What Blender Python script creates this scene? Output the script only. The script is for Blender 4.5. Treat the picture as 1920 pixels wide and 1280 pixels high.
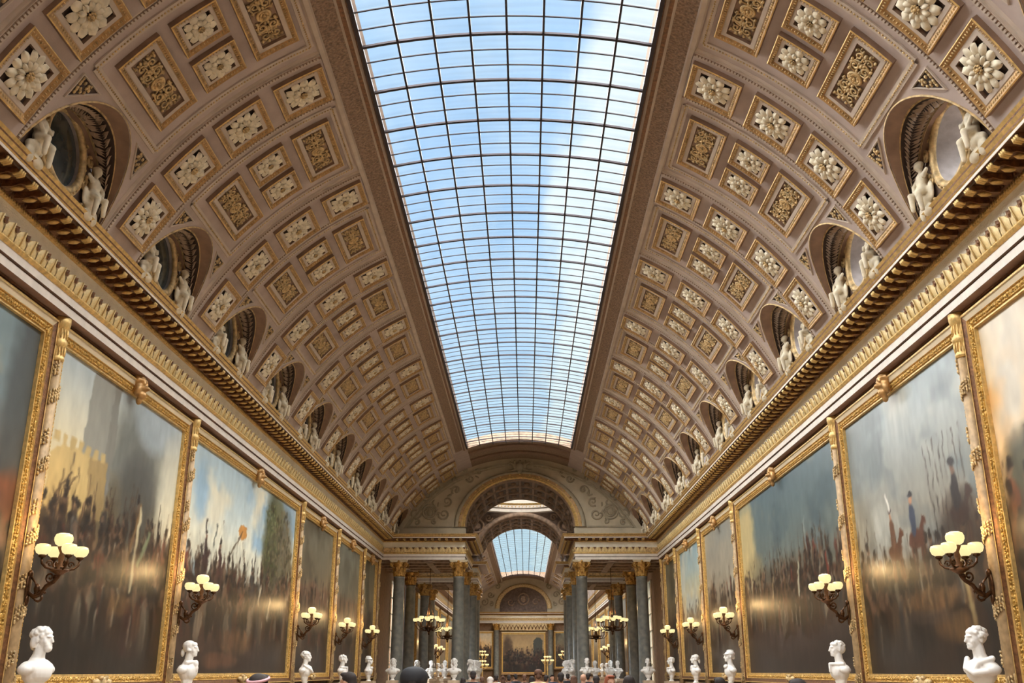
import bpy, math, random
import numpy as np
from mathutils import Vector, Matrix, noise as mnoise
PI = math.pi
for o in list(bpy.data.objects):
    bpy.data.objects.remove(o)
SC = bpy.context.scene
COL = SC.collection
EYE = 1.65

# ------------------------------------------------------------------ camera
cam_data = bpy.data.cameras.new('camera')
cam_data.sensor_fit = 'HORIZONTAL'
cam_data.sensor_width = 36.0
cam_data.lens = 36.0 * 1829.0 / 1920.0
cam_data.clip_end = 400
cam = bpy.data.objects.new('camera', cam_data)
COL.objects.link(cam)
cam.location = (0.235, 0.0, EYE)
cam.rotation_euler = (math.radians(90 + 18.67), 0, math.radians(0.78))
SC.camera = cam

# ------------------------------------------------------------------ exposure
SC.view_settings.view_transform = 'Standard'
SC.view_settings.look = 'None'
SC.view_settings.gamma = 1.0
SC.view_settings.use_curve_mapping = False
SC.view_settings.exposure = 0.0
SC.cycles.diffuse_bounces = 6
SC.cycles.max_bounces = 12
SC.cycles.transparent_max_bounces = 16
SC.cycles.sample_clamp_indirect = 6.0

# ------------------------------------------------------------------ sky
W = bpy.data.worlds.new('sky')
SC.world = W
W.use_nodes = True
nt = W.node_tree
nt.nodes.clear()
def wn(t, **k):
    n = nt.nodes.new(t)
    for a, b in k.items():
        setattr(n, a, b)
    return n
w_out = wn('ShaderNodeOutputWorld')
w_bg = wn('ShaderNodeBackground')
w_tc = wn('ShaderNodeTexCoord')
w_sep = wn('ShaderNodeSeparateXYZ')
nt.links.new(w_tc.outputs['Generated'], w_sep.inputs[0])
w_z = wn('ShaderNodeMath', operation='MAXIMUM'); w_z.inputs[1].default_value = 0.08
nt.links.new(w_sep.outputs['Z'], w_z.inputs[0])
w_x = wn('ShaderNodeMath', operation='DIVIDE')
nt.links.new(w_sep.outputs['X'], w_x.inputs[0]); nt.links.new(w_z.outputs[0], w_x.inputs[1])
w_y = wn('ShaderNodeMath', operation='DIVIDE')
nt.links.new(w_sep.outputs['Y'], w_y.inputs[0]); nt.links.new(w_z.outputs[0], w_y.inputs[1])
w_cmb = wn('ShaderNodeCombineXYZ')
nt.links.new(w_x.outputs[0], w_cmb.inputs[0]); nt.links.new(w_y.outputs[0], w_cmb.inputs[1])
w_map = wn('ShaderNodeMapping')
w_map.inputs['Scale'].default_value = (2.6, 0.9, 1)
nt.links.new(w_cmb.outputs[0], w_map.inputs[0])
w_no = wn('ShaderNodeTexNoise'); w_no.inputs['Scale'].default_value = 1.6; w_no.inputs['Detail'].default_value = 6
nt.links.new(w_map.outputs[0], w_no.inputs['Vector'])
w_ad = wn('ShaderNodeMath', operation='MULTIPLY_ADD')
w_ad.inputs[1].default_value = 0.42
nt.links.new(w_no.outputs['Fac'], w_ad.inputs[0]); nt.links.new(w_x.outputs[0], w_ad.inputs[2])
w_mr = wn('ShaderNodeMapRange'); w_mr.interpolation_type = 'SMOOTHSTEP'
w_mr.inputs['From Min'].default_value = 0.25; w_mr.inputs['From Max'].default_value = 0.33
nt.links.new(w_ad.outputs[0], w_mr.inputs['Value'])
w_mix = wn('ShaderNodeMix', data_type='RGBA')
w_mix.inputs[6].default_value = (0.40, 0.63, 0.92, 1)
w_mix.inputs[7].default_value = (0.86, 0.96, 0.97, 1)
nt.links.new(w_mr.outputs['Result'], w_mix.inputs[0])
# soft haze streaks inside the blue
w_no2 = wn('ShaderNodeTexNoise'); w_no2.inputs['Scale'].default_value = 3.0; w_no2.inputs['Detail'].default_value = 4
nt.links.new(w_map.outputs[0], w_no2.inputs['Vector'])
w_mr2 = wn('ShaderNodeMapRange'); w_mr2.inputs['From Min'].default_value = 0.35; w_mr2.inputs['From Max'].default_value = 0.8
w_mr2.inputs['To Max'].default_value = 0.6
nt.links.new(w_no2.outputs['Fac'], w_mr2.inputs['Value'])
w_mix2 = wn('ShaderNodeMix', data_type='RGBA')
w_mix2.inputs[7].default_value = (0.66, 0.82, 0.93, 1)
nt.links.new(w_mr2.outputs['Result'], w_mix2.inputs[0]); nt.links.new(w_mix.outputs[2], w_mix2.inputs[6])
w_mr3 = wn('ShaderNodeMapRange'); w_mr3.interpolation_type = 'SMOOTHSTEP'
w_mr3.inputs['From Min'].default_value = 0.02; w_mr3.inputs['From Max'].default_value = 0.5
w_mr3.inputs['To Min'].default_value = 0.85; w_mr3.inputs['To Max'].default_value = 0.0
nt.links.new(w_sep.outputs['Z'], w_mr3.inputs['Value'])
w_mix3 = wn('ShaderNodeMix', data_type='RGBA')
w_mix3.inputs[7].default_value = (0.60, 0.82, 0.88, 1)
nt.links.new(w_mr3.outputs['Result'], w_mix3.inputs[0]); nt.links.new(w_mix2.outputs[2], w_mix3.inputs[6])
nt.links.new(w_mix3.outputs[2], w_bg.inputs['Color'])
w_bg.inputs['Strength'].default_value = 1.18
nt.links.new(w_bg.outputs[0], w_out.inputs[0])

# ------------------------------------------------------------------ sun (hazy overcast daylight falling through the glass roof)
sun_d = bpy.data.lights.new('sun', 'SUN')
sun_d.energy = 41.0
sun_d.color = (1.0, 0.985, 0.95)
sun_d.angle = math.radians(150)
sun = bpy.data.objects.new('sun', sun_d)
COL.objects.link(sun)
sun.location = (0, 20, 40)
sun.rotation_euler = (0, math.radians(-19), 0)

# ------------------------------------------------------------------ materials
def srgb(*c):
    return tuple(((v/255)/12.92 if v/255 <= 0.04045 else ((v/255+0.055)/1.055)**2.4) for v in c) + (1,)
MATS = {}
def mat(name, col, rough=0.6, metal=0.0, noise_amt=0.15, noise_scale=6.0, bump=0.0, bump_scale=40.0, col2=None, spec=0.5,
        vor=0.0, vor_scale=20.0, wave=None, coat=0.0, emit=None):
    m = bpy.data.materials.new(name); m.use_nodes = True
    t = m.node_tree; b = t.nodes['Principled BSDF']
    b.inputs['Roughness'].default_value = rough
    b.inputs['Metallic'].default_value = metal
    b.inputs['Specular IOR Level'].default_value = spec
    if coat:
        b.inputs['Coat Weight'].default_value = coat; b.inputs['Coat Roughness'].default_value = 0.25
    tc = t.nodes.new('ShaderNodeTexCoord')
    n = t.nodes.new('ShaderNodeTexNoise'); n.inputs['Scale'].default_value = noise_scale; n.inputs['Detail'].default_value = 5
    t.links.new(tc.outputs['Object'], n.inputs['Vector'])
    r = t.nodes.new('ShaderNodeValToRGB')
    c2 = col2 if col2 else tuple(v*(1-noise_amt*2.2) for v in col[:3]) + (1,)
    c1 = col if col2 else tuple(min(1, v*(1+noise_amt)) for v in col[:3]) + (1,)
    r.color_ramp.elements[0].position = 0.3; r.color_ramp.elements[0].color = c2
    r.color_ramp.elements[1].position = 0.7; r.color_ramp.elements[1].color = c1
    t.links.new(n.outputs['Fac'], r.inputs[0])
    out = r.outputs[0]
    t.links.new(out, b.inputs['Base Color'])
    if bump or vor or wave:
        bp = t.nodes.new('ShaderNodeBump'); bp.inputs['Strength'].default_value = max(bump, vor, 0.6 if wave else 0); bp.inputs['Distance'].default_value = 0.03
        if vor:
            v = t.nodes.new('ShaderNodeTexVoronoi'); v.inputs['Scale'].default_value = vor_scale
            t.links.new(tc.outputs['Object'], v.inputs['Vector'])
            inv = t.nodes.new('ShaderNodeMath'); inv.operation = 'SUBTRACT'; inv.inputs[0].default_value = 1
            t.links.new(v.outputs['Distance'], inv.inputs[1])
            t.links.new(inv.outputs[0], bp.inputs['Height'])
        elif wave:
            w = t.nodes.new('ShaderNodeTexWave'); w.inputs['Scale'].default_value = wave; w.bands_direction = 'DIAGONAL'
            t.links.new(tc.outputs['Object'], w.inputs['Vector']); t.links.new(w.outputs['Fac'], bp.inputs['Height'])
        else:
            n2 = t.nodes.new('ShaderNodeTexNoise'); n2.inputs['Scale'].default_value = bump_scale; n2.inputs['Detail'].default_value = 6
            t.links.new(tc.outputs['Object'], n2.inputs['Vector']); t.links.new(n2.outputs['Fac'], bp.inputs['Height'])
        t.links.new(bp.outputs[0], b.inputs['Normal'])
    if emit:
        b.inputs['Emission Color'].default_value = emit[0]; b.inputs['Emission Strength'].default_value = emit[1]
    MATS[name] = m
    return m

plaster = mat('mauve_plaster', srgb(178, 161, 152), 0.75, noise_amt=0.06, noise_scale=3, bump=0.08)
plaster_band = mat('beige_plaster', srgb(190, 174, 158), 0.7, noise_amt=0.07, noise_scale=4)
brown_reveal = mat('brown_painted_plaster', srgb(132, 104, 84), 0.7, noise_amt=0.1)
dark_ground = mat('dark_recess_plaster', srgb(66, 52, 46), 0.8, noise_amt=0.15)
gold = mat('gilding', srgb(220, 184, 116), 0.42, 0.4, noise_amt=0.15, noise_scale=14, bump=0.15, bump_scale=60)
coffer_gilding = mat('coffer_gilding', srgb(176, 138, 88), 0.5, 0.25, noise_amt=0.15, noise_scale=14)
reveal_grey = mat('grey_reveal_plaster', srgb(150, 140, 136), 0.7)
gold_orn = mat('ornamented_gilding', srgb(214, 168, 84), 0.4, 0.55, noise_amt=0.18, noise_scale=20, vor=0.9, vor_scale=22)
gold_dark = mat('antique_gilding', srgb(126, 86, 54), 0.45, 0.4, noise_amt=0.25, noise_scale=18, bump=0.3, bump_scale=50)
gold_relief = mat('gilt_relief_plaster', srgb(206, 176, 126), 0.55, 0.3, noise_amt=0.25, noise_scale=14)
cream = mat('cream_stone', srgb(208, 192, 162), 0.55, noise_amt=0.05, noise_scale=3)
cream_stud = mat('cream_diaper_stone', srgb(246, 240, 222), 0.6, noise_amt=0.04, noise_scale=5, vor=0.3, vor_scale=38)
pink_stone = mat('pinkish_white_stone', srgb(214, 203, 190), 0.55, noise_amt=0.05)
rosette_mat = mat('silvery_cream_stucco', srgb(222, 210, 184), 0.6, noise_amt=0.12, noise_scale=10)
carved = mat('carved_brown_stucco', srgb(150, 124, 102), 0.7, noise_amt=0.25, noise_scale=26, vor=1.0, vor_scale=22)
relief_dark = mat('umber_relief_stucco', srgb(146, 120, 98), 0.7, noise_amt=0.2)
tymp = mat('grey_stone', srgb(186, 172, 146), 0.7, noise_amt=0.08, noise_scale=2, bump=0.2, bump_scale=8)
tymp_relief = mat('grey_relief_stone', srgb(160, 148, 124), 0.65, noise_amt=0.1)
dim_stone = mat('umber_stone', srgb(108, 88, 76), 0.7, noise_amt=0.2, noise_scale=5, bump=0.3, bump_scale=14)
marble_green = mat('grey_green_marble', srgb(130, 129, 120), 0.28, noise_amt=0.0, noise_scale=5, col2=srgb(98, 100, 98), spec=0.6)
marble_cream = mat('veined_beige_marble', srgb(206, 186, 158), 0.4, noise_scale=4, col2=srgb(176, 150, 124))
white_marble = mat('white_marble', srgb(236, 232, 226), 0.45, noise_amt=0.03, noise_scale=6)
iron = mat('dark_glazing_iron', srgb(46, 36, 42), 0.55, 0.3)
wood_floor = mat('oak_parquet', srgb(142, 124, 106), 0.45, noise_amt=0.12, noise_scale=3)
wall_mat = mat('umber_wall', srgb(132, 98, 66), 0.6, noise_amt=0.15)
soffit_mat = mat('brown_soffit', srgb(142, 112, 96), 0.65, noise_amt=0.08)
groove = mat('brown_groove', srgb(112, 84, 68), 0.7)
bronze = mat('dark_bronze', srgb(92, 62, 38), 0.35, 0.7, noise_amt=0.25, noise_scale=20)
fluted_mat = mat('gilded_fluted_stone', srgb(180, 150, 110), 0.5, 0.15, noise_amt=0.14, noise_scale=12)
ochre_gold = mat('ochre_frame_gilding', srgb(208, 164, 84), 0.42, 0.45, noise_amt=0.2, noise_scale=22, vor=0.9, vor_scale=30)
oculus_dark = mat('dark_shuttered_glass', srgb(66, 74, 76), 0.12, spec=0.8, noise_amt=0.2, noise_scale=2)
globe_mat = mat('glowing_opal_glass', srgb(150, 130, 90), 0.3, emit=((1.0, 0.87, 0.42, 1), 0.95))
def glass_mat(name, tint, refl=0.06):
    m = bpy.data.materials.new(name); m.use_nodes = True
    t = m.node_tree; t.nodes.clear()
    o = t.nodes.new('ShaderNodeOutputMaterial'); mx = t.nodes.new('ShaderNodeMixShader')
    tr = t.nodes.new('ShaderNodeBsdfTransparent'); gl = t.nodes.new('ShaderNodeBsdfGlossy')
    tc = t.nodes.new('ShaderNodeTexCoord'); n = t.nodes.new('ShaderNodeTexNoise'); n.inputs['Scale'].default_value = 1.3
    mp = t.nodes.new('ShaderNodeMapping'); mp.inputs['Scale'].default_value = (0.4, 3, 1)
    r = t.nodes.new('ShaderNodeValToRGB')
    r.color_ramp.elements[0].color = tuple(v*0.86 for v in tint[:3]) + (1,); r.color_ramp.elements[1].color = tint
    r.color_ramp.elements[0].position = 0.3; r.color_ramp.elements[1].position = 0.6
    t.links.new(tc.outputs['Object'], mp.inputs[0]); t.links.new(mp.outputs[0], n.inputs['Vector'])
    t.links.new(n.outputs['Fac'], r.inputs[0]); t.links.new(r.outputs[0], tr.inputs['Color'])
    gl.inputs['Roughness'].default_value = 0.1
    mx.inputs[0].default_value = refl
    t.links.new(tr.outputs[0], mx.inputs[1]); t.links.new(gl.outputs[0], mx.inputs[2]); t.links.new(mx.outputs[0], o.inputs[0])
    MATS[name] = m
    return m
pane_glass = glass_mat('skylight_glass', (0.97, 0.99, 1.0, 1))
win_glass = glass_mat('window_glass', (0.95, 0.97, 1.0, 1))

# ------------------------------------------------------------------ mesh helpers
class MB:
    def __init__(s):
        s.v = []; s.f = []; s.m = []; s.s = []
    def add(s, vs, fs, m=0, smooth=False):
        o = len(s.v); s.v.extend(vs)
        for f in fs:
            s.f.append([i+o for i in f]); s.m.append(m); s.s.append(smooth)
    def box(s, x0, x1, y0, y1, z0, z1, m=0):
        s.add([(x0,y0,z0),(x1,y0,z0),(x1,y1,z0),(x0,y1,z0),(x0,y0,z1),(x1,y0,z1),(x1,y1,z1),(x0,y1,z1)],
              [(0,3,2,1),(4,5,6,7),(0,1,5,4),(1,2,6,5),(2,3,7,6),(3,0,4,7)], m)
    def grid(s, rows, m=0, smooth=False, closed=False):
        n = len(rows[0]); vs = [p for r in rows for p in r]; fs = []
        for i in range(len(rows)-1):
            for j in range(n if closed else n-1):
                k = (j+1) % n
                fs.append((i*n+j, i*n+k, (i+1)*n+k, (i+1)*n+j))
        s.add(vs, fs, m, smooth)
    def lathe(s, prof, seg=16, m=0, smooth=True, c=(0,0,0), flute=None):
        rows = []
        for r, z in prof:
            row = []
            for k in range(seg):
                a = 2*PI*k/seg
                rr = r*(1 - (flute if flute and k % 2 else 0))
                row.append((c[0]+rr*math.cos(a), c[1]+rr*math.sin(a), c[2]+z))
            rows.append(row)
        s.grid(rows, m, smooth, True)
        n = len(s.v)
        s.add([], [])
        if prof[0][0] > 1e-4: s.f.append([n-len(prof)*seg+k for k in range(seg-1,-1,-1)]); s.m.append(m); s.s.append(False)
        if prof[-1][0] > 1e-4: s.f.append([n-seg+k for k in range(seg)]); s.m.append(m); s.s.append(False)
    def tube(s, pts, r, seg=6, m=0, closed=False, flat=1.0, caps=True):
        pts = [Vector(p) for p in pts]; n = len(pts); rows = []
        rr = r if isinstance(r, (list, tuple)) else [r]*n
        up = Vector((0.0123, 0.05, 1)).normalized()
        pa = None
        for i in range(n):
            a = pts[i-1] if (i > 0 or closed) else pts[i]
            b = pts[(i+1) % n] if (i < n-1 or closed) else pts[i]
            t = (b-a)
            t = t.normalized() if t.length > 1e-9 else Vector((0,0,1))
            if pa is None:
                h = up if abs(t.dot(up)) < 0.95 else Vector((1,0,0))
                x = t.cross(h).normalized()
            else:
                x = (pa - t*pa.dot(t))
                x = x.normalized() if x.length > 1e-6 else t.orthogonal().normalized()
            pa = x; y = t.cross(x)
            rows.append([tuple(pts[i] + (x*math.cos(2*PI*k/seg) + y*math.sin(2*PI*k/seg)*flat)*rr[i]) for k in range(seg)])
        if closed: rows.append(rows[0])
        s.grid(rows, m, True, True)
        if caps and not closed:
            n0 = len(s.v) - n*seg
            s.f.append([n0+k for k in range(seg-1,-1,-1)]); s.m.append(m); s.s.append(False)
            s.f.append([len(s.v)-seg+k for k in range(seg)]); s.m.append(m); s.s.append(False)
    def ball(s, c, r, m=0, seg=8, rings=5, rot=None):
        if not isinstance(r, (list, tuple)): r = (r, r, r)
        vs = []
        for i in range(rings+1):
            a = PI*i/rings
            for k in range(seg):
                b = 2*PI*k/seg
                p = Vector((r[0]*math.sin(a)*math.cos(b), r[1]*math.sin(a)*math.sin(b), r[2]*math.cos(a)))
                if rot is not None: p = rot @ p
                vs.append((c[0]+p.x, c[1]+p.y, c[2]+p.z))
        fs = []
        for i in range(rings):
            for k in range(seg):
                k2 = (k+1) % seg
                fs.append((i*seg+k, (i+1)*seg+k, (i+1)*seg+k2, i*seg+k2))
        s.add(vs, fs, m, True)
    def xf(s, fn):
        s.v = [tuple(fn(*p)) for p in s.v]; return s
    def mesh(s, name, mats):
        me = bpy.data.meshes.new(name)
        me.from_pydata(s.v, [], s.f)
        if s.f:
            me.polygons.foreach_set('material_index', s.m)
            me.polygons.foreach_set('use_smooth', s.s)
        for m in (mats if isinstance(mats, (list, tuple)) else [mats]):
            me.materials.append(m)
        me.update()
        return me
    def build(s, name, mats, parent=None, loc=(0,0,0), rot=(0,0,0)):
        return link(name, s.mesh(name, mats), parent, loc, rot)
def link(name, data, parent=None, loc=(0,0,0), rot=(0,0,0), scale=None):
    o = bpy.data.objects.new(name, data)
    COL.objects.link(o)
    o.location = loc; o.rotation_euler = rot
    if scale: o.scale = scale
    if parent is not None: o.parent = parent
    return o
def empty(name, loc=(0,0,0), rz=0.0):
    return link(name, None, None, loc, (0,0,rz))
def tag(o, label=None, cat=None, group=None, kind=None):
    if label: o['label'] = label
    if cat: o['category'] = cat
    if group: o['group'] = group
    if kind: o['kind'] = kind
    return o
def kids(o):
    return [c for c in COL.objects if c.parent is o]
def copy_tree(o, parent=None, loc=None, rz=None, cache={}):
    c = o.copy(); COL.objects.link(c)
    c.parent = parent
    if loc is not None: c.location = loc
    if rz is not None: c.rotation_euler = (0,0,rz)
    if o.name not in cache: cache[o.name] = [k.name for k in o.children]
    for k in cache[o.name]:
        copy_tree(bpy.data.objects[k], c)
    return c
def remesh(balls, name, mats, voxel=0.01, smooth=3, ratio=0.5, lo=None):
    """one continuous surface grown round a set of overlapping ellipsoids and limbs"""
    mb = MB()
    for b in balls:
        if b[0] == 'limb':
            mb.tube(b[1], b[2], 10)
            for p, r in zip(b[1], b[2]): mb.ball(p, r, seg=10, rings=6)
        else:
            mb.ball(b[0], b[1], seg=14, rings=9, rot=b[2] if len(b) > 2 else None)
    if lo is not None: mb.v = [(x, y, max(z, lo)) for x, y, z in mb.v]
    me = mb.mesh(name + '_tmp', [])
    ob = bpy.data.objects.new(name + '_tmp', me); COL.objects.link(ob)
    md = ob.modifiers.new('r', 'REMESH'); md.mode = 'VOXEL'; md.voxel_size = voxel
    if smooth:
        ms = ob.modifiers.new('s', 'SMOOTH'); ms.iterations = smooth; ms.factor = 0.5
    if ratio < 1:
        mdc = ob.modifiers.new('d', 'DECIMATE'); mdc.ratio = ratio
    dg = bpy.context.evaluated_depsgraph_get()
    res = bpy.data.meshes.new_from_object(ob.evaluated_get(dg))
    bpy.data.objects.remove(ob)
    res.name = name
    res.materials.clear()
    for m in (mats if isinstance(mats, (list, tuple)) else [mats]): res.materials.append(m)
    res.polygons.foreach_set('use_smooth', [True]*len(res.polygons))
    return res
def sweep(prof, path, m, mb, closed_ends=True):
    """prof: (out, z); path: 2D points with the outward side on the left of travel"""
    P = [Vector(p) for p in path]; rows = []
    offs = []
    for i in range(len(P)):
        ns = []
        if i > 0: d = (P[i]-P[i-1]).normalized(); ns.append(Vector((-d.y, d.x)))
        if i < len(P)-1: d = (P[i+1]-P[i]).normalized(); ns.append(Vector((-d.y, d.x)))
        n = ns[0] if len(ns) == 1 else (ns[0]+ns[1])/(1+ns[0].dot(ns[1]))
        offs.append(n)
    for o, z in prof:
        rows.append([(P[i].x+offs[i].x*o, P[i].y+offs[i].y*o, z) for i in range(len(P))])
    mb.grid(rows, m)
# ================================================================== LARGE STRUCTURE
R = 6.08; AX = EYE + 2.9
BAY = 3.487; RIB0 = 12.40           # a rib stands at Y = RIB0 + k*BAY
Y_BACK, Y_END = -8.0, 42.8
G2A, G2B = 58.4, 101.5              # second gallery
TH0, TH1 = math.radians(65.2), math.radians(20.4)
XW = 6.3
def vp(th, y, d=0.0, z0=AX): return ((R-d)*math.sin(th), y, z0+(R-d)*math.cos(th))
def S(o, label, cat): return tag(o, label, cat, kind='structure')

# ---- floor
fl = empty('floor'); S(fl, 'oak parquet floor running the length of the gallery', 'floor')
m = MB(); m.box(-6.6, 6.6, Y_BACK-0.3, G2B+0.3, -0.1, 0.0); m.build('floor_boards', wood_floor, fl)

# ---- side walls
for sx, side in ((-1, 'left'), (1, 'right')):
    w = empty('wall_'+side); S(w, 'umber %s-hand long wall behind the row of paintings' % side, 'wall')
    a, b = sorted((sx*XW, sx*(XW+0.3)))
    m = MB(); m.box(a, b, Y_BACK, 48.4, 0, EYE+5.58); m.build('wall_panel', wall_mat, w)
    m = MB(); m.box(a, b, 51.0, G2B, 0, EYE+5.58); m.build('wall_panel', wall_mat, w)
    m = MB(); m.box(a, b, 48.4, 51.0, 0, 0.4); m.box(a, b, 48.4, 51.0, EYE+4.2, EYE+5.58); m.build('wall_panel', wall_mat, w)
    m = MB(); m.box(a, b, 43.0, G2A, EYE+5.58, EYE+8.4); m.build('upper_wall', tymp, w)
    # dado
    m = MB(); x0, x1 = sorted((sx*XW, sx*(XW-0.10)))
    m.box(x0, x1, Y_BACK, Y_END-0.2, 0, EYE-0.45); m.box(*sorted((sx*XW, sx*(XW-0.16))), Y_BACK, Y_END-0.2, EYE-0.45, EYE-0.36)
    m.build('dado', marble_cream, w)
    m = MB(); m.box(x0, x1, G2A+.3, G2B, 0, EYE-0.45); m.build('dado', marble_cream, w)
    # tall rotunda window
    wd = empty('window_2' if sx < 0 else 'window_3'); S(wd, 'tall bright window in the %s wall of the rotunda' % side, 'window')  # left one is unseen, added opposite the right to bring in daylight
    fr = MB()
    for y in (48.4, 49.6, 50.9): fr.box(sx*XW-0.05, sx*XW+0.05, y, y+0.1, 0.4, EYE+4.2)
    for k in range(8): fr.box(sx*XW-0.04, sx*XW+0.04, 48.4, 51.0, 0.4+k*0.77, 0.45+k*0.77)
    fr.build('window_frame', cream, wd)
    for y in (48.5, 49.7):
        for k in range(7):
            m = MB(); m.box(sx*XW-0.006, sx*XW+0.006, y, y+1.1 if y < 49 else y+1.2, 0.45+k*0.77, 1.17+k*0.77); m.build('pane', win_glass, wd)
m = MB(); m.box(-6.6, 6.6, Y_BACK-0.3, Y_BACK, 0, 11.2)
S(m.build('wall_back', wall_mat), 'umber back wall closing the near end of the gallery', 'wall')

# ---- vaulted ceilings
ceil = empty('ceiling'); S(ceil, 'mauve coffered barrel vault with gilt mouldings and round windows', 'ceiling')
def shell(y0, y1, t0, t1, n=16):
    mb = MB()
    for s in (1, -1):
        mb.grid([[vp(s*(t0+(t1-t0)*i/n), y, 0) for y in (y0, y1)] for i in range(n+1)], 0, True)
    return mb
YF = 7.17 - BAY/2                                     # first fully modelled bay starts here
shell(Y_BACK, YF, TH1, TH0).build('vault_shell', plaster, ceil)
NB = 11
LA, LB = 1.12, 1.36                                   # lunette arch in the developed vault
def th_s(s): return TH0 - s/R
ts = sorted(set([PI*i/40 for i in range(41)] + [math.atan2(1.6*LA, BAY/2*LB), PI-math.atan2(1.6*LA, BAY/2*LB)]))
def rect_hit(t):
    dx, ds = LA*math.cos(t), LB*math.sin(t)
    k = min((BAY/2)/abs(dx) if abs(dx) > 1e-9 else 1e9, 1.6/ds if ds > 1e-9 else 1e9)
    return dx*k, ds*k
bay = MB()
rows = []
for q in range(6):
    f = q/5
    rows.append([vp(th_s((LB*math.sin(t))*(1-f)+rect_hit(t)[1]*f), (LA*math.cos(t))*(1-f)+rect_hit(t)[0]*f) for t in ts])
bay.grid(rows, 0, True)
t16 = th_s(1.6)
bay.grid([[vp(t16+(TH1-t16)*i/12, y) for y in (-BAY/2, BAY/2)] for i in range(13)], 0, True)
bay_me = bay.mesh('vault_bay', plaster)
bays = [7.17+BAY*k for k in range(NB)]
ribs = [8.913+BAY*k for k in range(NB-1)]
for y in bays:
    for rz in (0, PI): link('vault_bay', bay_me, ceil, (0, y, 0), (0, 0, rz))
# crown of the vault between the end of the glass and the end wall, and behind the camera's start
SKY0, SKY1 = -7.5, 38.53
m = MB(); m.grid([[vp(-TH1+2*TH1*i/12, y) for y in (SKY1, 44.0)] for i in range(13)], 0, True); m.build('vault_crown', carved, ceil)
m = MB()
for sgn in (1,):
    m.grid([[vp(-TH1+2*TH1*i/12, SKY1-0.02, d) for i in range(13)] for d in (-0.2, 0.12)], 0)
    m.grid([[vp(-TH1+2*TH1*i/12, y, d) for i in range(13)] for y, d in ((SKY1-.02, .12), (SKY1+.35, .12), (SKY1+.5, .03))], 0)
m.build('crown_beam', relief_dark, ceil)
for yy in (40.0, 41.4):
    m = MB(); m.grid([[vp(-TH1+2*TH1*i/12, yy+dy, d) for i in range(13)] for dy, d in ((-.25, 0), (-.25, .07), (-.12, .1), (.12, .1), (.25, .07), (.25, 0))], 0); m.build('crown_band', brown_reveal, ceil)

# ---- long mouldings framing the glass roof
def long_strip(prof, y0, y1, mats, name, parent):
    for sgn in (1, -1):
        mb = MB()
        for i in range(len(prof)-1):
            (a, d, mi), (b, e, _) = prof[i], prof[i+1]
            mb.grid([[vp(sgn*math.radians(a), y, d) for y in (y0, y1)], [vp(sgn*math.radians(b), y, e) for y in (y0, y1)]], mi)
        mb.build(name, mats, parent)
long_strip([(26.3, 0, 0), (26.1, .05, 0), (25.5, .07, 0), (25.2, .03, 1), (22.4, .03, 0), (22.1, .08, 2), (21.5, .10, 0), (21.0, .06, 2), (20.6, .10, 3), (20.3, .08, 3), (19.75, .02, 3), (19.7, -.12, 3)],
           Y_BACK, SKY1+0.3, [plaster_band, carved, gold_dark, brown_reveal], 'skylight_border', ceil)

# ---- glass roof
win = empty('window_1'); S(win, 'long glazed skylight with iron glazing bars along the vault crown', 'skylight')
XS = 2.1; ZS = EYE+8.50; SAG = 0.23; RG = (XS*XS+SAG*SAG)/(2*SAG)
def gz(x): return ZS + SAG - RG + math.sqrt(RG*RG-x*x)
PITCH = BAY/9
Y0S = 11.92 - BAY/3
def pane_mb(j, y0, y1, mb=None):
    mb = mb or MB()
    xa = -XS+2*XS*j/8+0.012; xb = -XS+2*XS*(j+1)/8-0.012
    xs = [xa, (xa+xb)/2, xb]
    mb.grid([[(x, y, gz(x)+0.03) for x in xs] for y in (y0, y1)], 0)
    return mb
pm = [pane_mb(j, 0.008, PITCH-0.008).mesh('pane', pane_glass) for j in range(8)]
for r in range(36):
    for j in range(8):
        link('pane', pm[j], win, (0, Y0S+r*PITCH, 0))
st = MB()
r = 36
while Y0S+r*PITCH < SKY1-0.05:
    for j in range(8): pane_mb(j, Y0S+r*PITCH, Y0S+(r+1)*PITCH, st)
    r += 1
r = -1
while Y0S+r*PITCH > SKY0:
    for j in range(8): pane_mb(j, Y0S+r*PITCH, Y0S+(r+1)*PITCH, st)
    r -= 1
tag(st.build('far_panes', pane_glass, win), kind='stuff')
for j in range(9):
    x = -XS+2*XS*j/8
    m = MB(); w_ = 0.016 if 0 < j < 8 else 0.03
    m.box(x-w_, x+w_, SKY0, SKY1, gz(x)-0.025, gz(x)+0.02); m.build('mullion', iron, win)
def bar_me(w_, h, t_):
    mb = MB(); n = 16
    for a, b in ((-w_, w_),):
        mb.grid([[(-XS+2*XS*i/n, y, gz(-XS+2*XS*i/n)+z) for i in range(n+1)] for y, z in ((-w_, t_), (-w_, -h), (w_, -h), (w_, t_), (-w_, t_))], 0)
    return mb
thick = bar_me(0.026, 0.02, 0.012).mesh('glazing_rib', iron); thin = bar_me(0.012, 0.006, 0.006).mesh('glazing_bar', iron)
r = -45
while Y0S+r*PITCH < SKY1+.05:
    y = Y0S+r*PITCH
    if y > SKY0:
        if r % 3 == 0: link('glazing_rib', thick, win, (0, y, 0))
        else: link('glazing_bar', thin, win, (0, y, 0))
    r += 1

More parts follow.
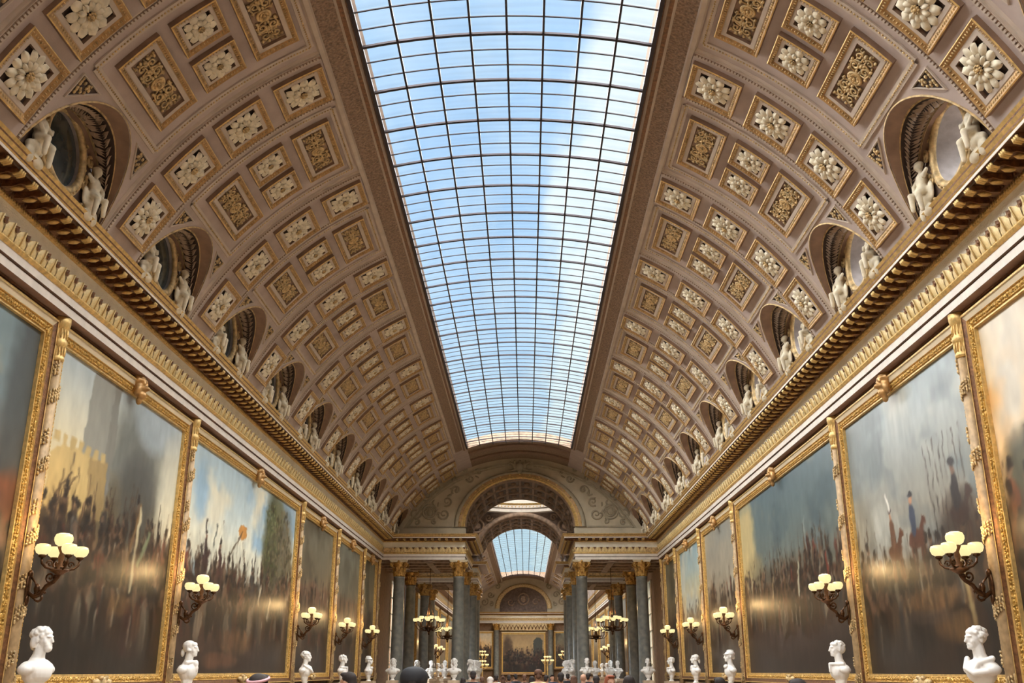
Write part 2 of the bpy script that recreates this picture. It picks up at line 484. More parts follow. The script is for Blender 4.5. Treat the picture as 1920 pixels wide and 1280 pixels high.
# ---- ribs
def bend(x, y, d): a = x/R; return ((R-d)*math.sin(a), y, (R-d)*math.cos(a))
TR1 = math.radians(26.2)
rb = MB(); n = 28
prof = [(-.62, 0, 1), (-.60, .03, 1), (-.575, .03, 1), (-.575, .06, 1), (-.565, .06, 2), (-.51, .06, 1), (-.49, .06, 0), (.49, .06, 1), (.51, .06, 2), (.565, .06, 1), (.575, .06, 1), (.575, .03, 1), (.60, .03, 1), (.62, 0, 1)]
for i in range(len(prof)-1):
    a, b = prof[i], prof[i+1]
    rb.grid([[vp(math.radians(63.9)+(TR1-math.radians(63.9))*k/n, q[0], q[1]) for k in range(n+1)] for q in (a, b)], a[2], False)
rib_me = rb.mesh('vault_rib', [plaster, plaster_band, brown_reveal])
dn = MB(); L = (math.radians(63.2)-TR1)*R; nd = int(L/0.05)
for sd in (-1, 1):
    for k in range(nd):
        t = math.radians(63.2) - (k+.2)*0.05/R; t2 = t - 0.028/R
        ya, yb = sorted((sd*.515, sd*.56))
        p = [vp(t, ya, .05), vp(t, yb, .05), vp(t2, yb, .05), vp(t2, ya, .05), vp(t, ya, .078), vp(t, yb, .078), vp(t2, yb, .078), vp(t2, ya, .078)]
        dn.add(p, [(4,5,6,7), (0,1,5,4), (1,2,6,5), (2,3,7,6), (3,0,4,7)], 0)
dent_me = dn.mesh('bead_moulding', plaster_band)
for y in ribs:
    for rz in (0, PI):
        o = link('vault_rib', rib_me, ceil, (0, y, 0), (0, 0, rz))
        tag(link('bead_moulding', dent_me, o), kind='stuff')

# ---- coffers
def rect_loop(hx, hy, n=4):
    top = [(-hx+2*hx*i/n, hy) for i in range(n+1)]; bot = [(hx-2*hx*i/n, -hy) for i in range(n+1)]
    return top + bot
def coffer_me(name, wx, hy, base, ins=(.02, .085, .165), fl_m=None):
    mb = MB(); hx = wx/2; hy = hy/2; n = 4
    lv = [(0, base-.01, 1), (0, base+.075, 0), (.014, base+.085, 5), (ins[1], base+.045, 2), (ins[1]+.012, base+.052, 2), (ins[2], base+.052, 1), (ins[2]+.008, base+.010, 3)]
    for i in range(len(lv)-1):
        a, b = lv[i], lv[i+1]
        mb.grid([[(x, y, l[1]) for x, y in rect_loop(hx-l[0], hy-l[0])] for l in (a, b)], a[2], False, True)
    q = rect_loop(hx-ins[2]-.008, hy-ins[2]-.008)
    mb.grid([[(x, y, base+.010) for x, y in q[:n+1]], [(x, y, base+.010) for x, y in reversed(q[n+1:])]], 3)
    # egg beads on the gilt slope
    e = .05
    def bead(x, y, ax):
        r = (.011, .022, .014) if ax else (.022, .011, .014)
        mb.ball((x, y, base+.068), r, 4, 5, 3)
    k = int(2*(hx-e)/.044)
    for i in range(k+1):
        x = -(hx-e)+2*(hx-e)*i/k
        bead(x, hy-e, 1); bead(x, -(hy-e), 1)
    k = int(2*(hy-e)/.044)
    for i in range(1, k):
        y = -(hy-e)+2*(hy-e)*i/k
        bead(hx-e, y, 0); bead(-(hx-e), y, 0)
    mb.xf(bend)
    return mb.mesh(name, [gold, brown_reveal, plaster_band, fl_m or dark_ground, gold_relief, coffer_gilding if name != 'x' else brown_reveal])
def petal(mb, ang, r0, r1, wd, z0, zt, m=0):
    rows = []
    for f, wf_, zf in ((0, .40, 0), (.25, .66, .5), (.5, .90, .9), (.72, 1.0, 1.0), (.88, .80, .92), (.97, .45, .72), (1.0, .12, .55)):
        r = r0+(r1-r0)*f
        w = wd*wf_; z = z0 + zt*zf
        row = []
        for j in (-1, -.5, 0, .5, 1):
            x, y = r, j*w
            row.append((x*math.cos(ang)-y*math.sin(ang), x*math.sin(ang)+y*math.cos(ang), z - j*j*0.022*(.3+f) + (0.010 if j == 0 else 0)))
        rows.append(row)
    mb.grid(rows, m, True)
def rosette_me(name, sc, base, n1=12, sy=1.0):
    mb = MB()
    for k in range(n1): petal(mb, 2*PI*k/n1, .07, .29, .225*PI/n1*.97, .02, .06)
    for k in range(n1): petal(mb, 2*PI*(k+.5)/n1, .04, .17, .13*PI/n1, .06, .045)
    for k in range(9): mb.ball((.045*math.cos(2*PI*k/9), .045*math.sin(2*PI*k/9), .10), .017, 1, 6, 4)
    mb.ball((0, 0, .105), .026, 1, 8, 5)
    mb.xf(lambda x, y, z: (x*sc, y*sc*sy, base+z*sc))
    mb.xf(bend)
    return mb.mesh(name, [rosette_mat, gold_relief])
def spiral(cx, cy, r, a0, turns, n=14, dirn=1, z=.03):
    return [(cx+r*(1-.85*i/n)*math.cos(a0+dirn*2*PI*turns*i/n), cy+r*(1-.85*i/n)*math.sin(a0+dirn*2*PI*turns*i/n), z) for i in range(n+1)]
def relief_me(name, base):
    mb = MB()
    ring = [(.085*math.cos(2*PI*k/14), .085*math.sin(2*PI*k/14), .03) for k in range(14)]
    mb.tube(ring, .02, 5, closed=True)
    for k in range(8): petal(mb, 2*PI*k/8, .02, .07, .022, .02, .03)
    mb.ball((0, 0, .04), .022, 0, 7, 4)
    for s in (-1, 1):
        for t in (-1, 1):
            mb.tube(spiral(t*.075, s*.20, .07, s*PI/2*0+PI/2*(1-t), 1.3, 14, t*s), [.017]*8+[.013]*7, 5)
            mb.tube(spiral(t*.07, s*.37, .06, PI/2*(1+t), 1.2, 12, -t*s), .013, 5)
            mb.tube([(t*.03, s*.10, .02), (t*.11, s*.12, .03), (t*.13, s*.2, .03), (t*.10, s*.28, .03), (t*.02, s*.31, .03), (t*.03, s*.4, .02), (t*.1, s*.46, .02)], .012, 5)
            for q, (x, y) in enumerate(((.12, .1), (.135, .27), (.03, .27), (.13, .44), (.05, .47), (.02, .14))):
                mb.ball((t*x, s*y, .03), (.022, .03, .02), 0, 6, 4)
        mb.ball((0, s*.25, .03), (.025, .05, .025), 0, 7, 4); mb.ball((0, s*.43, .03), (.03, .045, .025), 0, 7, 4)
        for k in range(22):
            rr = random.Random(k*31+s); mb.ball(((rr.random()-.5)*.30, s*(.10+.42*rr.random()), .018), (.016, .022, .018), 0, 5, 3)
        for k in range(5):
            a = s*PI/2 + (k-2)*.45
            petal(mb, a, .42*0+.02, .075, .02, .02, .03)
    mb.xf(lambda x, y, z: (x*1.1, y*1.03, base+z))
    mb.xf(bend)
    return mb.mesh(name, [gold_relief])
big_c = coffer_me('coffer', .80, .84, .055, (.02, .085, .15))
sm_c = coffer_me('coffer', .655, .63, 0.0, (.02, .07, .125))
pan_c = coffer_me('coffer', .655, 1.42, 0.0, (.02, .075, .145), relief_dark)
ros_big = rosette_me('rosette', 1.0, .055)
ros_big2 = rosette_me('rosette', 1.0, .055, 10)
ros_sm = rosette_me('rosette', .80, .01, 9)
rel = relief_me('arabesque_relief', .005)
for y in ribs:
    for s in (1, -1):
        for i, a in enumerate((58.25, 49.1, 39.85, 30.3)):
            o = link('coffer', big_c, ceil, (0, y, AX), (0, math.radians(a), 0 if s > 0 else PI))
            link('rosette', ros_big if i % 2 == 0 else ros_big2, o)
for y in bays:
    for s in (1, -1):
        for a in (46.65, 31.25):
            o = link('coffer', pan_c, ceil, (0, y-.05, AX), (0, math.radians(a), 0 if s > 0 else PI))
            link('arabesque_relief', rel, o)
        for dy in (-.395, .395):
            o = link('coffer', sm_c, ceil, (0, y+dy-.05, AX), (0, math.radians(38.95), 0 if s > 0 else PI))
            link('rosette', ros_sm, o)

# ---- bead frame of each bay
bf = MB()
def bead_line(p, q, step=.046):
    n = max(2, int(math.hypot((p[0]-q[0])*R, p[1]-q[1])/step))
    for k in range(n):
        f = (k+.5)/n; t = p[0]+(q[0]-p[0])*f; y = p[1]+(q[1]-p[1])*f
        bf.ball(vp(t, y, .028), .016, 0, 5, 3)
def flat_line(p, q, w=.05):
    d = Vector(((q[0]-p[0])*R, q[1]-p[1])); nrm = Vector((-d.y, d.x)).normalized()*w
    n = max(1, int(abs(q[0]-p[0])*R/.25))
    bf.grid([[vp(p[0]+(q[0]-p[0])*k/n+sg*nrm.x/R, p[1]+(q[1]-p[1])*k/n+sg*nrm.y, dd) for k in range(n+1)] for sg, dd in ((-1, 0), (-1, .025), (1, .025), (1, 0))], 1)
ta, tb = math.radians(51.6), math.radians(27.0)
for p, q in (((ta, -.96), (ta, .96)), ((tb, -.96), (tb, .96)), ((ta, -.96), (tb, -.96)), ((ta, .96), (tb, .96))):
    flat_line(p, q); bead_line(p, q)
bf_me = bf.mesh('bead_frame', [gold_relief, plaster_band])
# spandrel triangle with leaf relief
def tri_me(sy):
    mb = MB()
    P = [(1.30, 1.03), (.93, 1.00), (1.31, .56)]            # (s, u)
    c = (sum(p[0] for p in P)/3, sum(p[1] for p in P)/3)
    def sh(f): return [(c[0]+(p[0]-c[0])*f, c[1]+(p[1]-c[1])*f) for p in P]
    lv = [(1.0, 0, 0), (.97, .022, 0), (.88, .026, 0), (.80, .006, 1)]
    for i in range(3):
        mb.grid([[(p[0], p[1], l[1]) for p in sh(l[0])] for l in (lv[i], lv[i+1])], lv[i][2], False, True)
    mb.add([(p[0], p[1], .006) for p in sh(.80)], [(0, 1, 2)], 1)
    for k in range(16):
        f = random.Random(k).random(); g = random.Random(k+50).random()
        if f+g > 1: f, g = 1-f, 1-g
        q = sh(.70); x = q[0][0]+(q[1][0]-q[0][0])*f+(q[2][0]-q[0][0])*g; y = q[0][1]+(q[1][1]-q[0][1])*f+(q[2][1]-q[0][1])*g
        mb.ball((x, y, .016), (.030, .020, .020), 2, 5, 3)
    mb.xf(lambda s, u, d: vp(th_s(s), sy*u, d))
    return mb.mesh('spandrel_triangle', [plaster_band, dark_ground, gold_relief])
tri = [tri_me(-1), tri_me(1)]

# ---- lunettes with round windows
XL = 5.50
def arch(a, b, t, x=None, d=0):
    p = vp(th_s(b*math.sin(t)), a*math.cos(t), d)
    return p if x is None else (x, p[1], p[2])
NT = 40
tt = [PI*i/NT for i in range(NT+1)]
lm = MB()
lm.grid([[arch(LA*f, LB*f, t, None, d) for t in tt] for f, d in ((1.012, -.005), (1.012, .018), (1.0, .022))], 2, True)
LI = 1.0
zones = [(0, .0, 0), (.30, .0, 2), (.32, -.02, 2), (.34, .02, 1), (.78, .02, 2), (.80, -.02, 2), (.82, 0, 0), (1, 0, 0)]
def soffit_pt(t, f, d=0.0):
    p = arch(LA*LI, LB*LI, t)
    q = Vector((0, -p[1], AX+2.6-p[2])).normalized()*(-d)
    dp = max(XL-p[0], .02)
    return (p[0]+dp*f, p[1]+q.y, p[2]+q.z)
for (f0, d0, m_), (f1, d1, _) in zip(zones[:-1], zones[1:]):
    lm.grid([[soffit_pt(t, f, d) for t in tt] for f, d in ((f0, d0), (f1, d1))], m_, True)
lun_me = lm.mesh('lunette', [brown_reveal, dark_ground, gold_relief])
# leaves along the soffit
lf = MB()
for k in range(6, 2*NT-4):
    t = PI*k/(2*NT)
    p = Vector(arch(LA*LI, LB*LI, t)); dpt = XL-p.x
    if dpt < .1: continue
    p2 = Vector(arch(LA*LI, LB*LI, t+.03)); tan = (p2-p); tan.x = 0; tan.normalize()
    inn = Vector((0, -p.y, AX+2.6-p.z)).normalized()
    up = 1 if t < PI/2 else -1
    for sx in (-1, 1):
        base = Vector((p.x+dpt*.56, p.y, p.z)) + inn*.0
        tip = base + Vector((sx*dpt*.21, 0, 0)) + tan*up*(.085+.03*(k % 3)) + inn*.03
        mid = (base+tip)/2
        wv = tan*.024
        lf.add([tuple(base), tuple(mid+wv+inn*.01), tuple(tip), tuple(mid-wv+inn*.01), tuple(mid+inn*.045)], [(0,1,4),(1,2,4),(2,3,4),(3,0,4)], 0)
leaf_me = lf.mesh('leaf_garland', [mat('leaf_stucco', srgb(168, 146, 124), .65)])
# back wall pierced by the oculus
OC = EYE+6.15; OR = .47
outer = [(arch(LA*LI, LB*LI, t)[1], arch(LA*LI, LB*LI, t)[2]) for t in tt]
zb = EYE+5.40
outer = [(outer[0][0], zb)] + outer + [(outer[-1][0], zb)]
def cast(a):
    dx, dz = math.cos(a), math.sin(a); best = 9
    for i in range(len(outer)):
        (y1, z1), (y2, z2) = outer[i], outer[(i+1) % len(outer)]
        z1 -= OC; z2 -= OC
        den = dx*(z2-z1)-dz*(y2-y1)
        if abs(den) < 1e-9: continue
        u = (y1*(z2-z1)-z1*(y2-y1))/den; w_ = (y1*dz-z1*dx)/den
        if u > 0 and -1e-6 <= w_ <= 1+1e-6: best = min(best, u)
    return best
bw = MB(); na = 48
rows = [[], []]
for k in range(na):
    a = 2*PI*k/na; u = cast(a)
    rows[0].append((XL, OR*math.cos(a), OC+OR*math.sin(a))); rows[1].append((XL, u*math.cos(a), OC+u*math.sin(a)))
bw.grid(rows, 0, False, True)
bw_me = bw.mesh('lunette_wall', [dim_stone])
def ring_yz(mb, r, x, rr, m=0, n=36, seg=6):
    mb.tube([(x, r*math.cos(2*PI*k/n), OC+r*math.sin(2*PI*k/n)) for k in range(n)], rr, seg, m, True)
oc = MB(); ring_yz(oc, OR+.035, XL-.02, .05); ring_yz(oc, OR+.10, XL-.01, .03)
for k in range(36): oc.ball((XL-.045, (OR+.075)*math.cos(2*PI*k/36), OC+(OR+.075)*math.sin(2*PI*k/36)), .022, 1, 5, 3)
# acanthus crest over the ring
for k in range(7):
    a = PI/2+(k-3)*.17
    oc.ball((XL-.03, (OR+.15)*math.cos(a), OC+(OR+.15)*math.sin(a)), (.04, .05, .05), 1, 6, 4)
oc_me = oc.mesh('oculus_frame', [gold_relief, gold_relief])
rv = MB(); rv.grid([[(x, OR*math.cos(2*PI*k/36), OC+OR*math.sin(2*PI*k/36)) for k in range(36)] for x in (XL-.03, XL+.42)], 0, True, True)
rv_me = rv.mesh('oculus_reveal', [reveal_grey])
pn = MB()
pn.add([(XL+.40, OR*math.cos(2*PI*k/36), OC+OR*math.sin(2*PI*k/36)) for k in range(36)], [tuple(range(36))], 0)
pane_dark_me = pn.mesh('oculus_pane', [oculus_dark]); pane_clear_me = pn.mesh('oculus_pane', [win_glass])
pn2 = MB(); pn2.add([(XL+.05, OR*math.cos(2*PI*k/36), OC+OR*math.sin(2*PI*k/36)) for k in range(36)], [tuple(range(36))], 0)
pane_dark_me = pn2.mesh('oculus_pane', [oculus_dark])
# putto: seated child with wings and scrolls (y+ side)
pb = [((-.02, 0, .46), (.055, .055, .065)), ((-.06, -.01, .45), (.02, .035, .035)), ((0, .01, .50), (.06, .06, .035)), ((0, 0, .38), (.03, .03, .05)),
      ((0, 0, .27), (.075, .09, .11)), ((-.01, 0, .15), (.08, .10, .08)),
      ('limb', [(0, .09, .33), (-.05, .14, .25), (-.08, .08, .17)], [.034, .03, .024]),
      ('limb', [(0, -.09, .33), (-.04, -.16, .27), (-.02, -.22, .33)], [.034, .03, .024]),
      ('limb', [(-.02, .06, .13), (-.13, .07, .10), (-.12, .08, -.08)], [.05, .042, .028]),
      ('limb', [(-.02, -.06, .13), (-.11, -.10, .06), (-.09, -.12, -.14)], [.05, .042, .028]),
      ((.04, .13, .34), (.025, .09, .13)), ((.03, .02, .02), (.07, .16, .07)), ((.02, -.06, -.12), (.06, .13, .07)), ((.02, .12, -.10), (.05, .08, .10)), ((.03, -.14, .10), (.03, .06, .12))]
putto_me = remesh(pb, 'putto', [rosette_mat], .012, 2, .35)
scr = MB()
for s in (-1, 1):
    for (cy, cz, r, a0, tn) in ((.62, 5.62, .10, 0, 1.4), (.66, 6.32, .09, 1, 1.3), (.60, 5.95, .07, 2, 1.2), (.86, 5.62, .07, 3, 1.2), (.55, 6.52, .06, 1, 1.1)):
        scr.tube([(XL-.04, s*p[0], EYE+p[1]) for p in spiral(cy, cz, r, a0, tn, 12)], .022, 5)
    for k in range(12):
        rr = random.Random(k*7+s)
        scr.ball((XL-.04, s*(.60+.22*rr.random()), EYE+5.6+.85*rr.random()*(.9 if k % 2 else .6)), (.03, .035, .04), 0, 5, 4)
scr_me = scr.mesh('scroll_foliage', [gold_relief])
for y in bays:
    for rz, left in ((0, False), (PI, True)):
        o = link('bead_frame', bf_me, ceil, (0, y, 0), (0, 0, rz)); tag(o, kind='stuff')
        for t_ in tri: link('spandrel_triangle', t_, ceil, (0, y, 0), (0, 0, rz))
        l = link('lunette', lun_me, ceil, (0, y, 0), (0, 0, rz))
        tag(link('leaf_garland', leaf_me, l), kind='stuff')
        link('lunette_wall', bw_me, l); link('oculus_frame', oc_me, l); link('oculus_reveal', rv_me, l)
        link('oculus_pane', pane_dark_me if left else pane_clear_me, l)
        for s in (-1, 1): link('putto', putto_me, l, (XL-.10, s*.74, EYE+5.72), (0, 0, 0), (1.1, s*1.0, 1.1))
        link('scroll_foliage', scr_me, l)

# ---- entablatures (profile: distance out from the wall line, height above the eye)
XE = 5.93
PROF = [(-.45, 4.55, 1), (0, 4.55, 0), (0, 4.66, 2), (-.012, 4.665, 2), (-.012, 4.675, 2), (.03, 4.68, 0), (.03, 4.79, 3), (.055, 4.80, 3), (.075, 4.83, 3), (.055, 4.865, 3), (.02, 4.87, 4), (.055, 5.06, 4), (.0, 5.07, 5),
        (0, 5.30, 3), (.035, 5.305, 3), (.05, 5.33, 3), (.03, 5.355, 6), (.08, 5.43, 6), (.46, 5.435, 0), (.475, 5.425, 0), (.475, 5.462, 3), (.49, 5.475, 6), (.495, 5.495, 3), (.525, 5.535, 6), (.532, 5.555, 3), (.56, 5.59, 0), (-.2, 5.60, 0)]
EM = [pink_stone, soffit_mat, groove, gold, gold_relief, cream_stud, gold_dark]
def entablature(path, name, parent, label=None, cat=None, prof=PROF):
    mb = MB()
    for i in range(len(prof)-1):
        a, b = prof[i], prof[i+1]
        sweep([(a[0], EYE+a[1]), (b[0], EYE+b[1])], path, a[2], mb)
    return mb.build(name, EM, parent)
md = MB()                                               # modillion: scrolled bracket, local: +x out of the wall
pts = [(.08, 5.345), (.20, 5.345), (.30, 5.375), (.38, 5.36), (.42, 5.375), (.43, 5.405), (.42, 5.43), (.08, 5.43)]
for yy in (-.062, .062):
    md.add([(x, yy, EYE+z) for x, z in pts], [tuple(range(8)) if yy > 0 else tuple(range(7, -1, -1))], 0)
md.grid([[(x, yy, EYE+z) for x, z in pts] for yy in (-.062, .062)], 0)
for yy in (-.04, 0, .04): md.tube([(.36, yy, EYE+5.352), (.44, yy, EYE+5.37), (.448, yy, EYE+5.41)], .018, 5, 1)
md.ball((.24, 0, EYE+5.345), (.09, .045, .025), 1, 6, 4)
mod_me = md.mesh('modillion', [gold_dark, gold])
lm2 = MB()                                              # frieze acanthus leaf
lm2.grid([[(.02+.02*math.sin(PI*f)+.075*f**2*(1-abs(u)**2)+.01, u*.125*(1-.55*f**3), EYE+4.87+.20*f-.02*abs(u)*f) for u in (-1, -.5, 0, .5, 1)] for f in (0, .25, .5, .75, 1.0)], 0, True)
lm2.tube([(.04, 0, EYE+4.88), (.085, 0, EYE+4.98), (.11, 0, EYE+5.06)], .012, 4, 0)
for u in (-1, 1):
    lm2.add([(.012, u*.062, EYE+5.085), (.075, u*.135, EYE+4.985), (.09, u*.135, EYE+5.075)], [(0, 1, 2)], 1)  # dark triangles painted as the drop shadow between leaf tips
lm2.ball((.05, .135, EYE+5.04), (.03, .045, .04), 1, 6, 4)  # dark ball deepens the same painted shadow gap
fl_me = lm2.mesh('frieze_leaf', [mat('cream_gilt_leaf', srgb(222, 196, 140), .5, .15, noise_amt=.12, noise_scale=20), gold_dark])
def run(parent, p, q, me, name, step, off=.5):
    P, Q = Vector(p), Vector(q); d = Q-P; n = max(1, round(d.length/step)); st_ = d/n
    rz = math.atan2(d.x, -d.y)                           # local +x = left of travel
    rz = math.atan2(d.y, d.x) + PI/2
    for k in range(n):
        c = P+st_*(k+off)
        link(name, me, parent, (c.x, c.y, 0), (0, 0, rz))
def beads(parent, path_pts, step, r, out, h, name='bead_course', m=gold):
    mb = MB()
    for p, q in zip(path_pts[:-1], path_pts[1:]):
        P, Q = Vector(p), Vector(q); d = (Q-P); n = int(d.length/step); u = d.normalized(); nrm = Vector((-u.y, u.x))
        for k in range(n):
            c = P+u*(k+.5)*step+nrm*out
            mb.ball((c.x, c.y, EYE+h), (r*.8, r*.8, r*1.3), 0, 5, 3)
    tag(mb.build(name, m, parent), kind='stuff')
for sx, num, side in ((-1, 1, 'left'), (1, 2, 'right')):
    tr = empty('trim_%d' % num); S(tr, 'gilt and cream entablature with modillion cornice along the %s wall' % side, 'cornice')
    path = [(-XE, Y_END), (-XE, Y_BACK)] if sx < 0 else [(XE, Y_BACK), (XE, Y_END)]
    entablature(path, 'entablature', tr)
    pm_ = [(-XE, Y_END-.6), (-XE, 8.2)] if sx < 0 else [(XE, 8.2), (XE, Y_END-.6)]
    run(tr, pm_[0], pm_[1], mod_me, 'modillion', .30)
    run(tr, pm_[0], pm_[1], fl_me, 'frieze_leaf', .27)
    pb_ = [(-XE, 30), (-XE, 8.2)] if sx < 0 else [(XE, 8.2), (XE, 30)]
    beads(tr, pb_, .058, .022, .06, 4.835); beads(tr, pb_, .058, .024, .045, 5.33); beads(tr, pb_, .075, .024, .075, 5.40, m=gold_dark)

    mb = MB(); xa, xb = sorted((sx*XW, sx*(XW-.20)))
    mb.box(xa, xb, Y_BACK, Y_END-.1, EYE+4.485, EYE+4.545); xa, xb = sorted((sx*XW, sx*(XW-.24))); mb.box(xa, xb, Y_BACK, Y_END-.1, EYE+4.52, EYE+4.549)
    mb.build('picture_moulding', gold_dark, tr)
# ================================================================== END WALL, ROTUNDA, SECOND GALLERY
AA, AB, AC = 2.39, 2.10, EYE+5.95            # arch opening: half width, rise, centre height
def ell(a, b, t, y, c=AC): return (a*math.cos(t), y, c+b*math.sin(t))
def arch_wall(mb, y, outer_pts, m=0, n=48):
    """wall between an outer outline (function of t) and the arch opening"""
    t = [PI*i/n for i in range(n+1)]
    inn = [(AA, y, EYE+5.45)] + [ell(AA, AB, a, y) for a in t] + [(-AA, y, EYE+5.45)]
    out = [outer_pts(0)] + [outer_pts(a) for a in t] + [outer_pts(PI)]
    out[0] = (out[0][0], y, EYE+5.45); out[-1] = (out[-1][0], y, EYE+5.45)
    out = [(p[0], y, p[2]) for p in out]
    mb.grid([out, [tuple((Vector(a)+Vector(b))/2) for a, b in zip(out, inn)], inn], m)
def vault_outline(y):
    def f(t):
        th = TH0*(1-2*t/PI)
        return vp(th, y, -.02)
    return f
def arc_strip(mb, prof, m, n=48, t0=0, t1=PI):
    """prof: list of (a, b, y)"""
    mb.grid([[ell(a, b, t0+(t1-t0)*i/n, y) for i in range(n+1)] for a, b, y in prof], m, True)
wf = empty('wall_front'); S(wf, 'grey stone end wall with carved lunette above a gilt central arch', 'wall')
m = MB(); arch_wall(m, Y_END, vault_outline(Y_END)); m.build('tympanum', tymp, wf)
# gilt archivolt
m = MB()
arc_strip(m, [(AA, AB, Y_END+.1), (AA, AB, Y_END-.10), (AA+.06, AB+.05, Y_END-.13)], 0)
arc_strip(m, [(AA+.06, AB+.05, Y_END-.13), (AA+.13, AB+.09, Y_END-.10), (AA+.16, AB+.12, Y_END-.10)], 0)
arc_strip(m, [(AA+.16, AB+.12, Y_END-.10), (AA+.30, AB+.22, Y_END-.11)], 1)
arc_strip(m, [(AA+.30, AB+.22, Y_END-.11), (AA+.36, AB+.26, Y_END-.15), (AA+.44, AB+.31, Y_END-.15), (AA+.49, AB+.35, Y_END)], 2)
for k in range(19):
    t = PI*(k+.5)/19; p = ell(AA+.25, AB+.19, t, Y_END-.13); m.ball(p, .045, 3, 6, 4)
m.build('archivolt', [gold, coffer_gilding, tymp_relief, gold], wf)
# tympanum frame line
m = MB()
m.grid([[((5.42-5.42*0)*math.sin(TH0*(1-2*i/40))/math.sin(TH0)*1.0*(R-.22)/R if False else (R-o)*math.sin(TH0*(1-2*i/40)), Y_END-d, AX+(R-o)*math.cos(TH0*(1-2*i/40))) for i in range(41)] for o, d in ((.20, 0), (.20, .07), (.28, .07), (.30, .02), (.36, .02), (.36, 0))], 0)
for s in (-1, 1):
    m.box(min(s*2.95, s*5.0), max(s*2.95, s*5.0), Y_END-.05, Y_END, EYE+5.93, EYE+5.99)
m.build('tympanum_frame', tymp_relief, wf)
# plinth course
for s in (-1, 1):
    m = MB(); m.box(min(s*2.35, s*5.6), max(s*2.35, s*5.6), Y_END-.12, Y_END+.05, EYE+5.55, EYE+5.88); m.build('plinth_course', tymp, wf)
    # carved medallion and scrolls
    mb = MB(); cx = s*3.95; cz = EYE+6.60; yy = Y_END-.02
    def D(px, pz): return (px, yy, pz)
    mb.tube([D(cx+.30*math.cos(2*PI*k/20), cz+.30*math.sin(2*PI*k/20)) for k in range(20)], .045, 6, closed=True)
    mb.tube([D(cx+.20*math.cos(2*PI*k/20), cz+.20*math.sin(2*PI*k/20)) for k in range(20)], .03, 6, closed=True)
    mb.ball((cx, yy, cz), (.14, .05, .16), 0, 10, 6)
    def scroll(x, z, r, a0, tn, dr):
        mb.tube([D(p[0], p[1]) for p in spiral(x, z, r, a0, tn, 16, dr)], [.042]*9+[.03]*8, 5)
    for (ox, oz, r, a0, tn, dr) in ((.62, -.05, .26, PI, 1.4, 1), (-.62, -.1, .26, 0, 1.4, -1), (.15, .72, .24, -PI/2, 1.3, 1), (-.75, .45, .22, -1, 1.3, -1), (-.25, 1.05, .20, -1.5, 1.3, -1), (-1.15, .95, .22, -.8, 1.3, 1), (.55, -.45, .15, 1, 1.2, 1), (-.2, -.42, .13, 2, 1.2, -1), (-1.0, 1.45, .16, 0, 1.2, 1), (-1.75, 1.45, .18, 0, 1.2, -1), (-2.1, 1.75, .14, 0, 1.2, 1), (-1.5, 1.85, .12, 1, 1.2, 1)):
        scroll(cx+s*ox, cz+oz, r, a0 if s > 0 else PI-a0, tn, dr*s)
    for k in range(64):
        rr = random.Random(k*13+5)
        ang = math.radians(12+60*rr.random()); rad = 3.55+1.25*rr.random()*.8
        x = s*rad*1.02*math.cos(ang); z = EYE+5.95+rad*.72*math.sin(ang)
        if (x/(AA+.6))**2+((z-AC)/(AB+.5))**2 < 1 or math.hypot(x, z-AX) > R-.42: continue
        rot = Matrix.Rotation(rr.random()*3, 3, 'Y')
        mb.ball((x, yy, z), (.04, .035, .11), 0, 6, 4, rot)
    mb.build('carved_relief', tymp_relief, wf)
# crest of figures over the arch crown
cb = [((0, 0, 0), (.16, .07, .2)), ((0, -.05, .24), (.07, .06, .08)), ((-.22, 0, .05), (.10, .06, .16)), ((.22, 0, .05), (.10, .06, .16)), ((-.24, -.03, .25), (.055, .05, .065)), ((.24, -.03, .25), (.055, .05, .065)),
      ('limb', [(-.25, 0, .1), (-.42, 0, .2), (-.56, 0, .08)], [.06, .05, .02]), ('limb', [(.25, 0, .1), (.42, 0, .2), (.56, 0, .08)], [.06, .05, .02]), ((0, 0, -.2), (.12, .06, .12)),
      ('limb', [(-.2, 0, -.1), (-.4, 0, -.16), (-.55, 0, -.1)], [.05, .045, .02]), ('limb', [(.2, 0, -.1), (.4, 0, -.16), (.55, 0, -.1)], [.05, .045, .02])]
link('crest_figure', remesh(cb, 'crest_figure', [tymp_relief], .02, 1, .6), wf, (0, Y_END-.12, EYE+8.56))

# barrel of the arch, and the far arch of the rotunda
def barrel(y0, y1, parent):
    mb = MB()
    n = 40
    for i in range(1):
        arc_strip(mb, [(AA, AB, y0), (AA, AB, y1)], 0)
    for s in (-1, 1): mb.grid([[(s*AA, y, z) for y in (y0, y1)] for z in (EYE+5.4, AC)], 0)
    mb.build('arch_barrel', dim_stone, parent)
    # panelled soffit: raised ribs and rosettes
    mb = MB()
    for yy in (y0+.15, (y0*2+y1)/3, (y0+y1*2)/3, y1-.15):
        arc_strip(mb, [(AA, AB, yy-.16), (AA-.06, AB-.06, yy-.12), (AA-.06, AB-.06, yy+.12), (AA, AB, yy+.16)], 0)
    for k in range(1, 12):
        t = PI*k/12; dt = .03
        p = [[ell(AA-d, AB-d, t+q, y) for y in (y0, y1)] for q, d in ((-dt, 0), (-dt*.7, .05), (dt*.7, .05), (dt, 0))]
        mb.grid(p, 0)
    for k in range(12):
        t = PI*(k+.5)/12
        for j in range(3):
            mb.ball(ell(AA-.02, AB-.02, t, y0+(y1-y0)*(.2+.3*j)), (.14, .2, .12), 0, 7, 4)
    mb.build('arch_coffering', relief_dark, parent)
barrel(Y_END, 48.0, wf)
rw = empty('wall_rotunda'); S(rw, 'umber arch wall with carved wreath spandrels beyond the rotunda', 'wall')
m = MB()
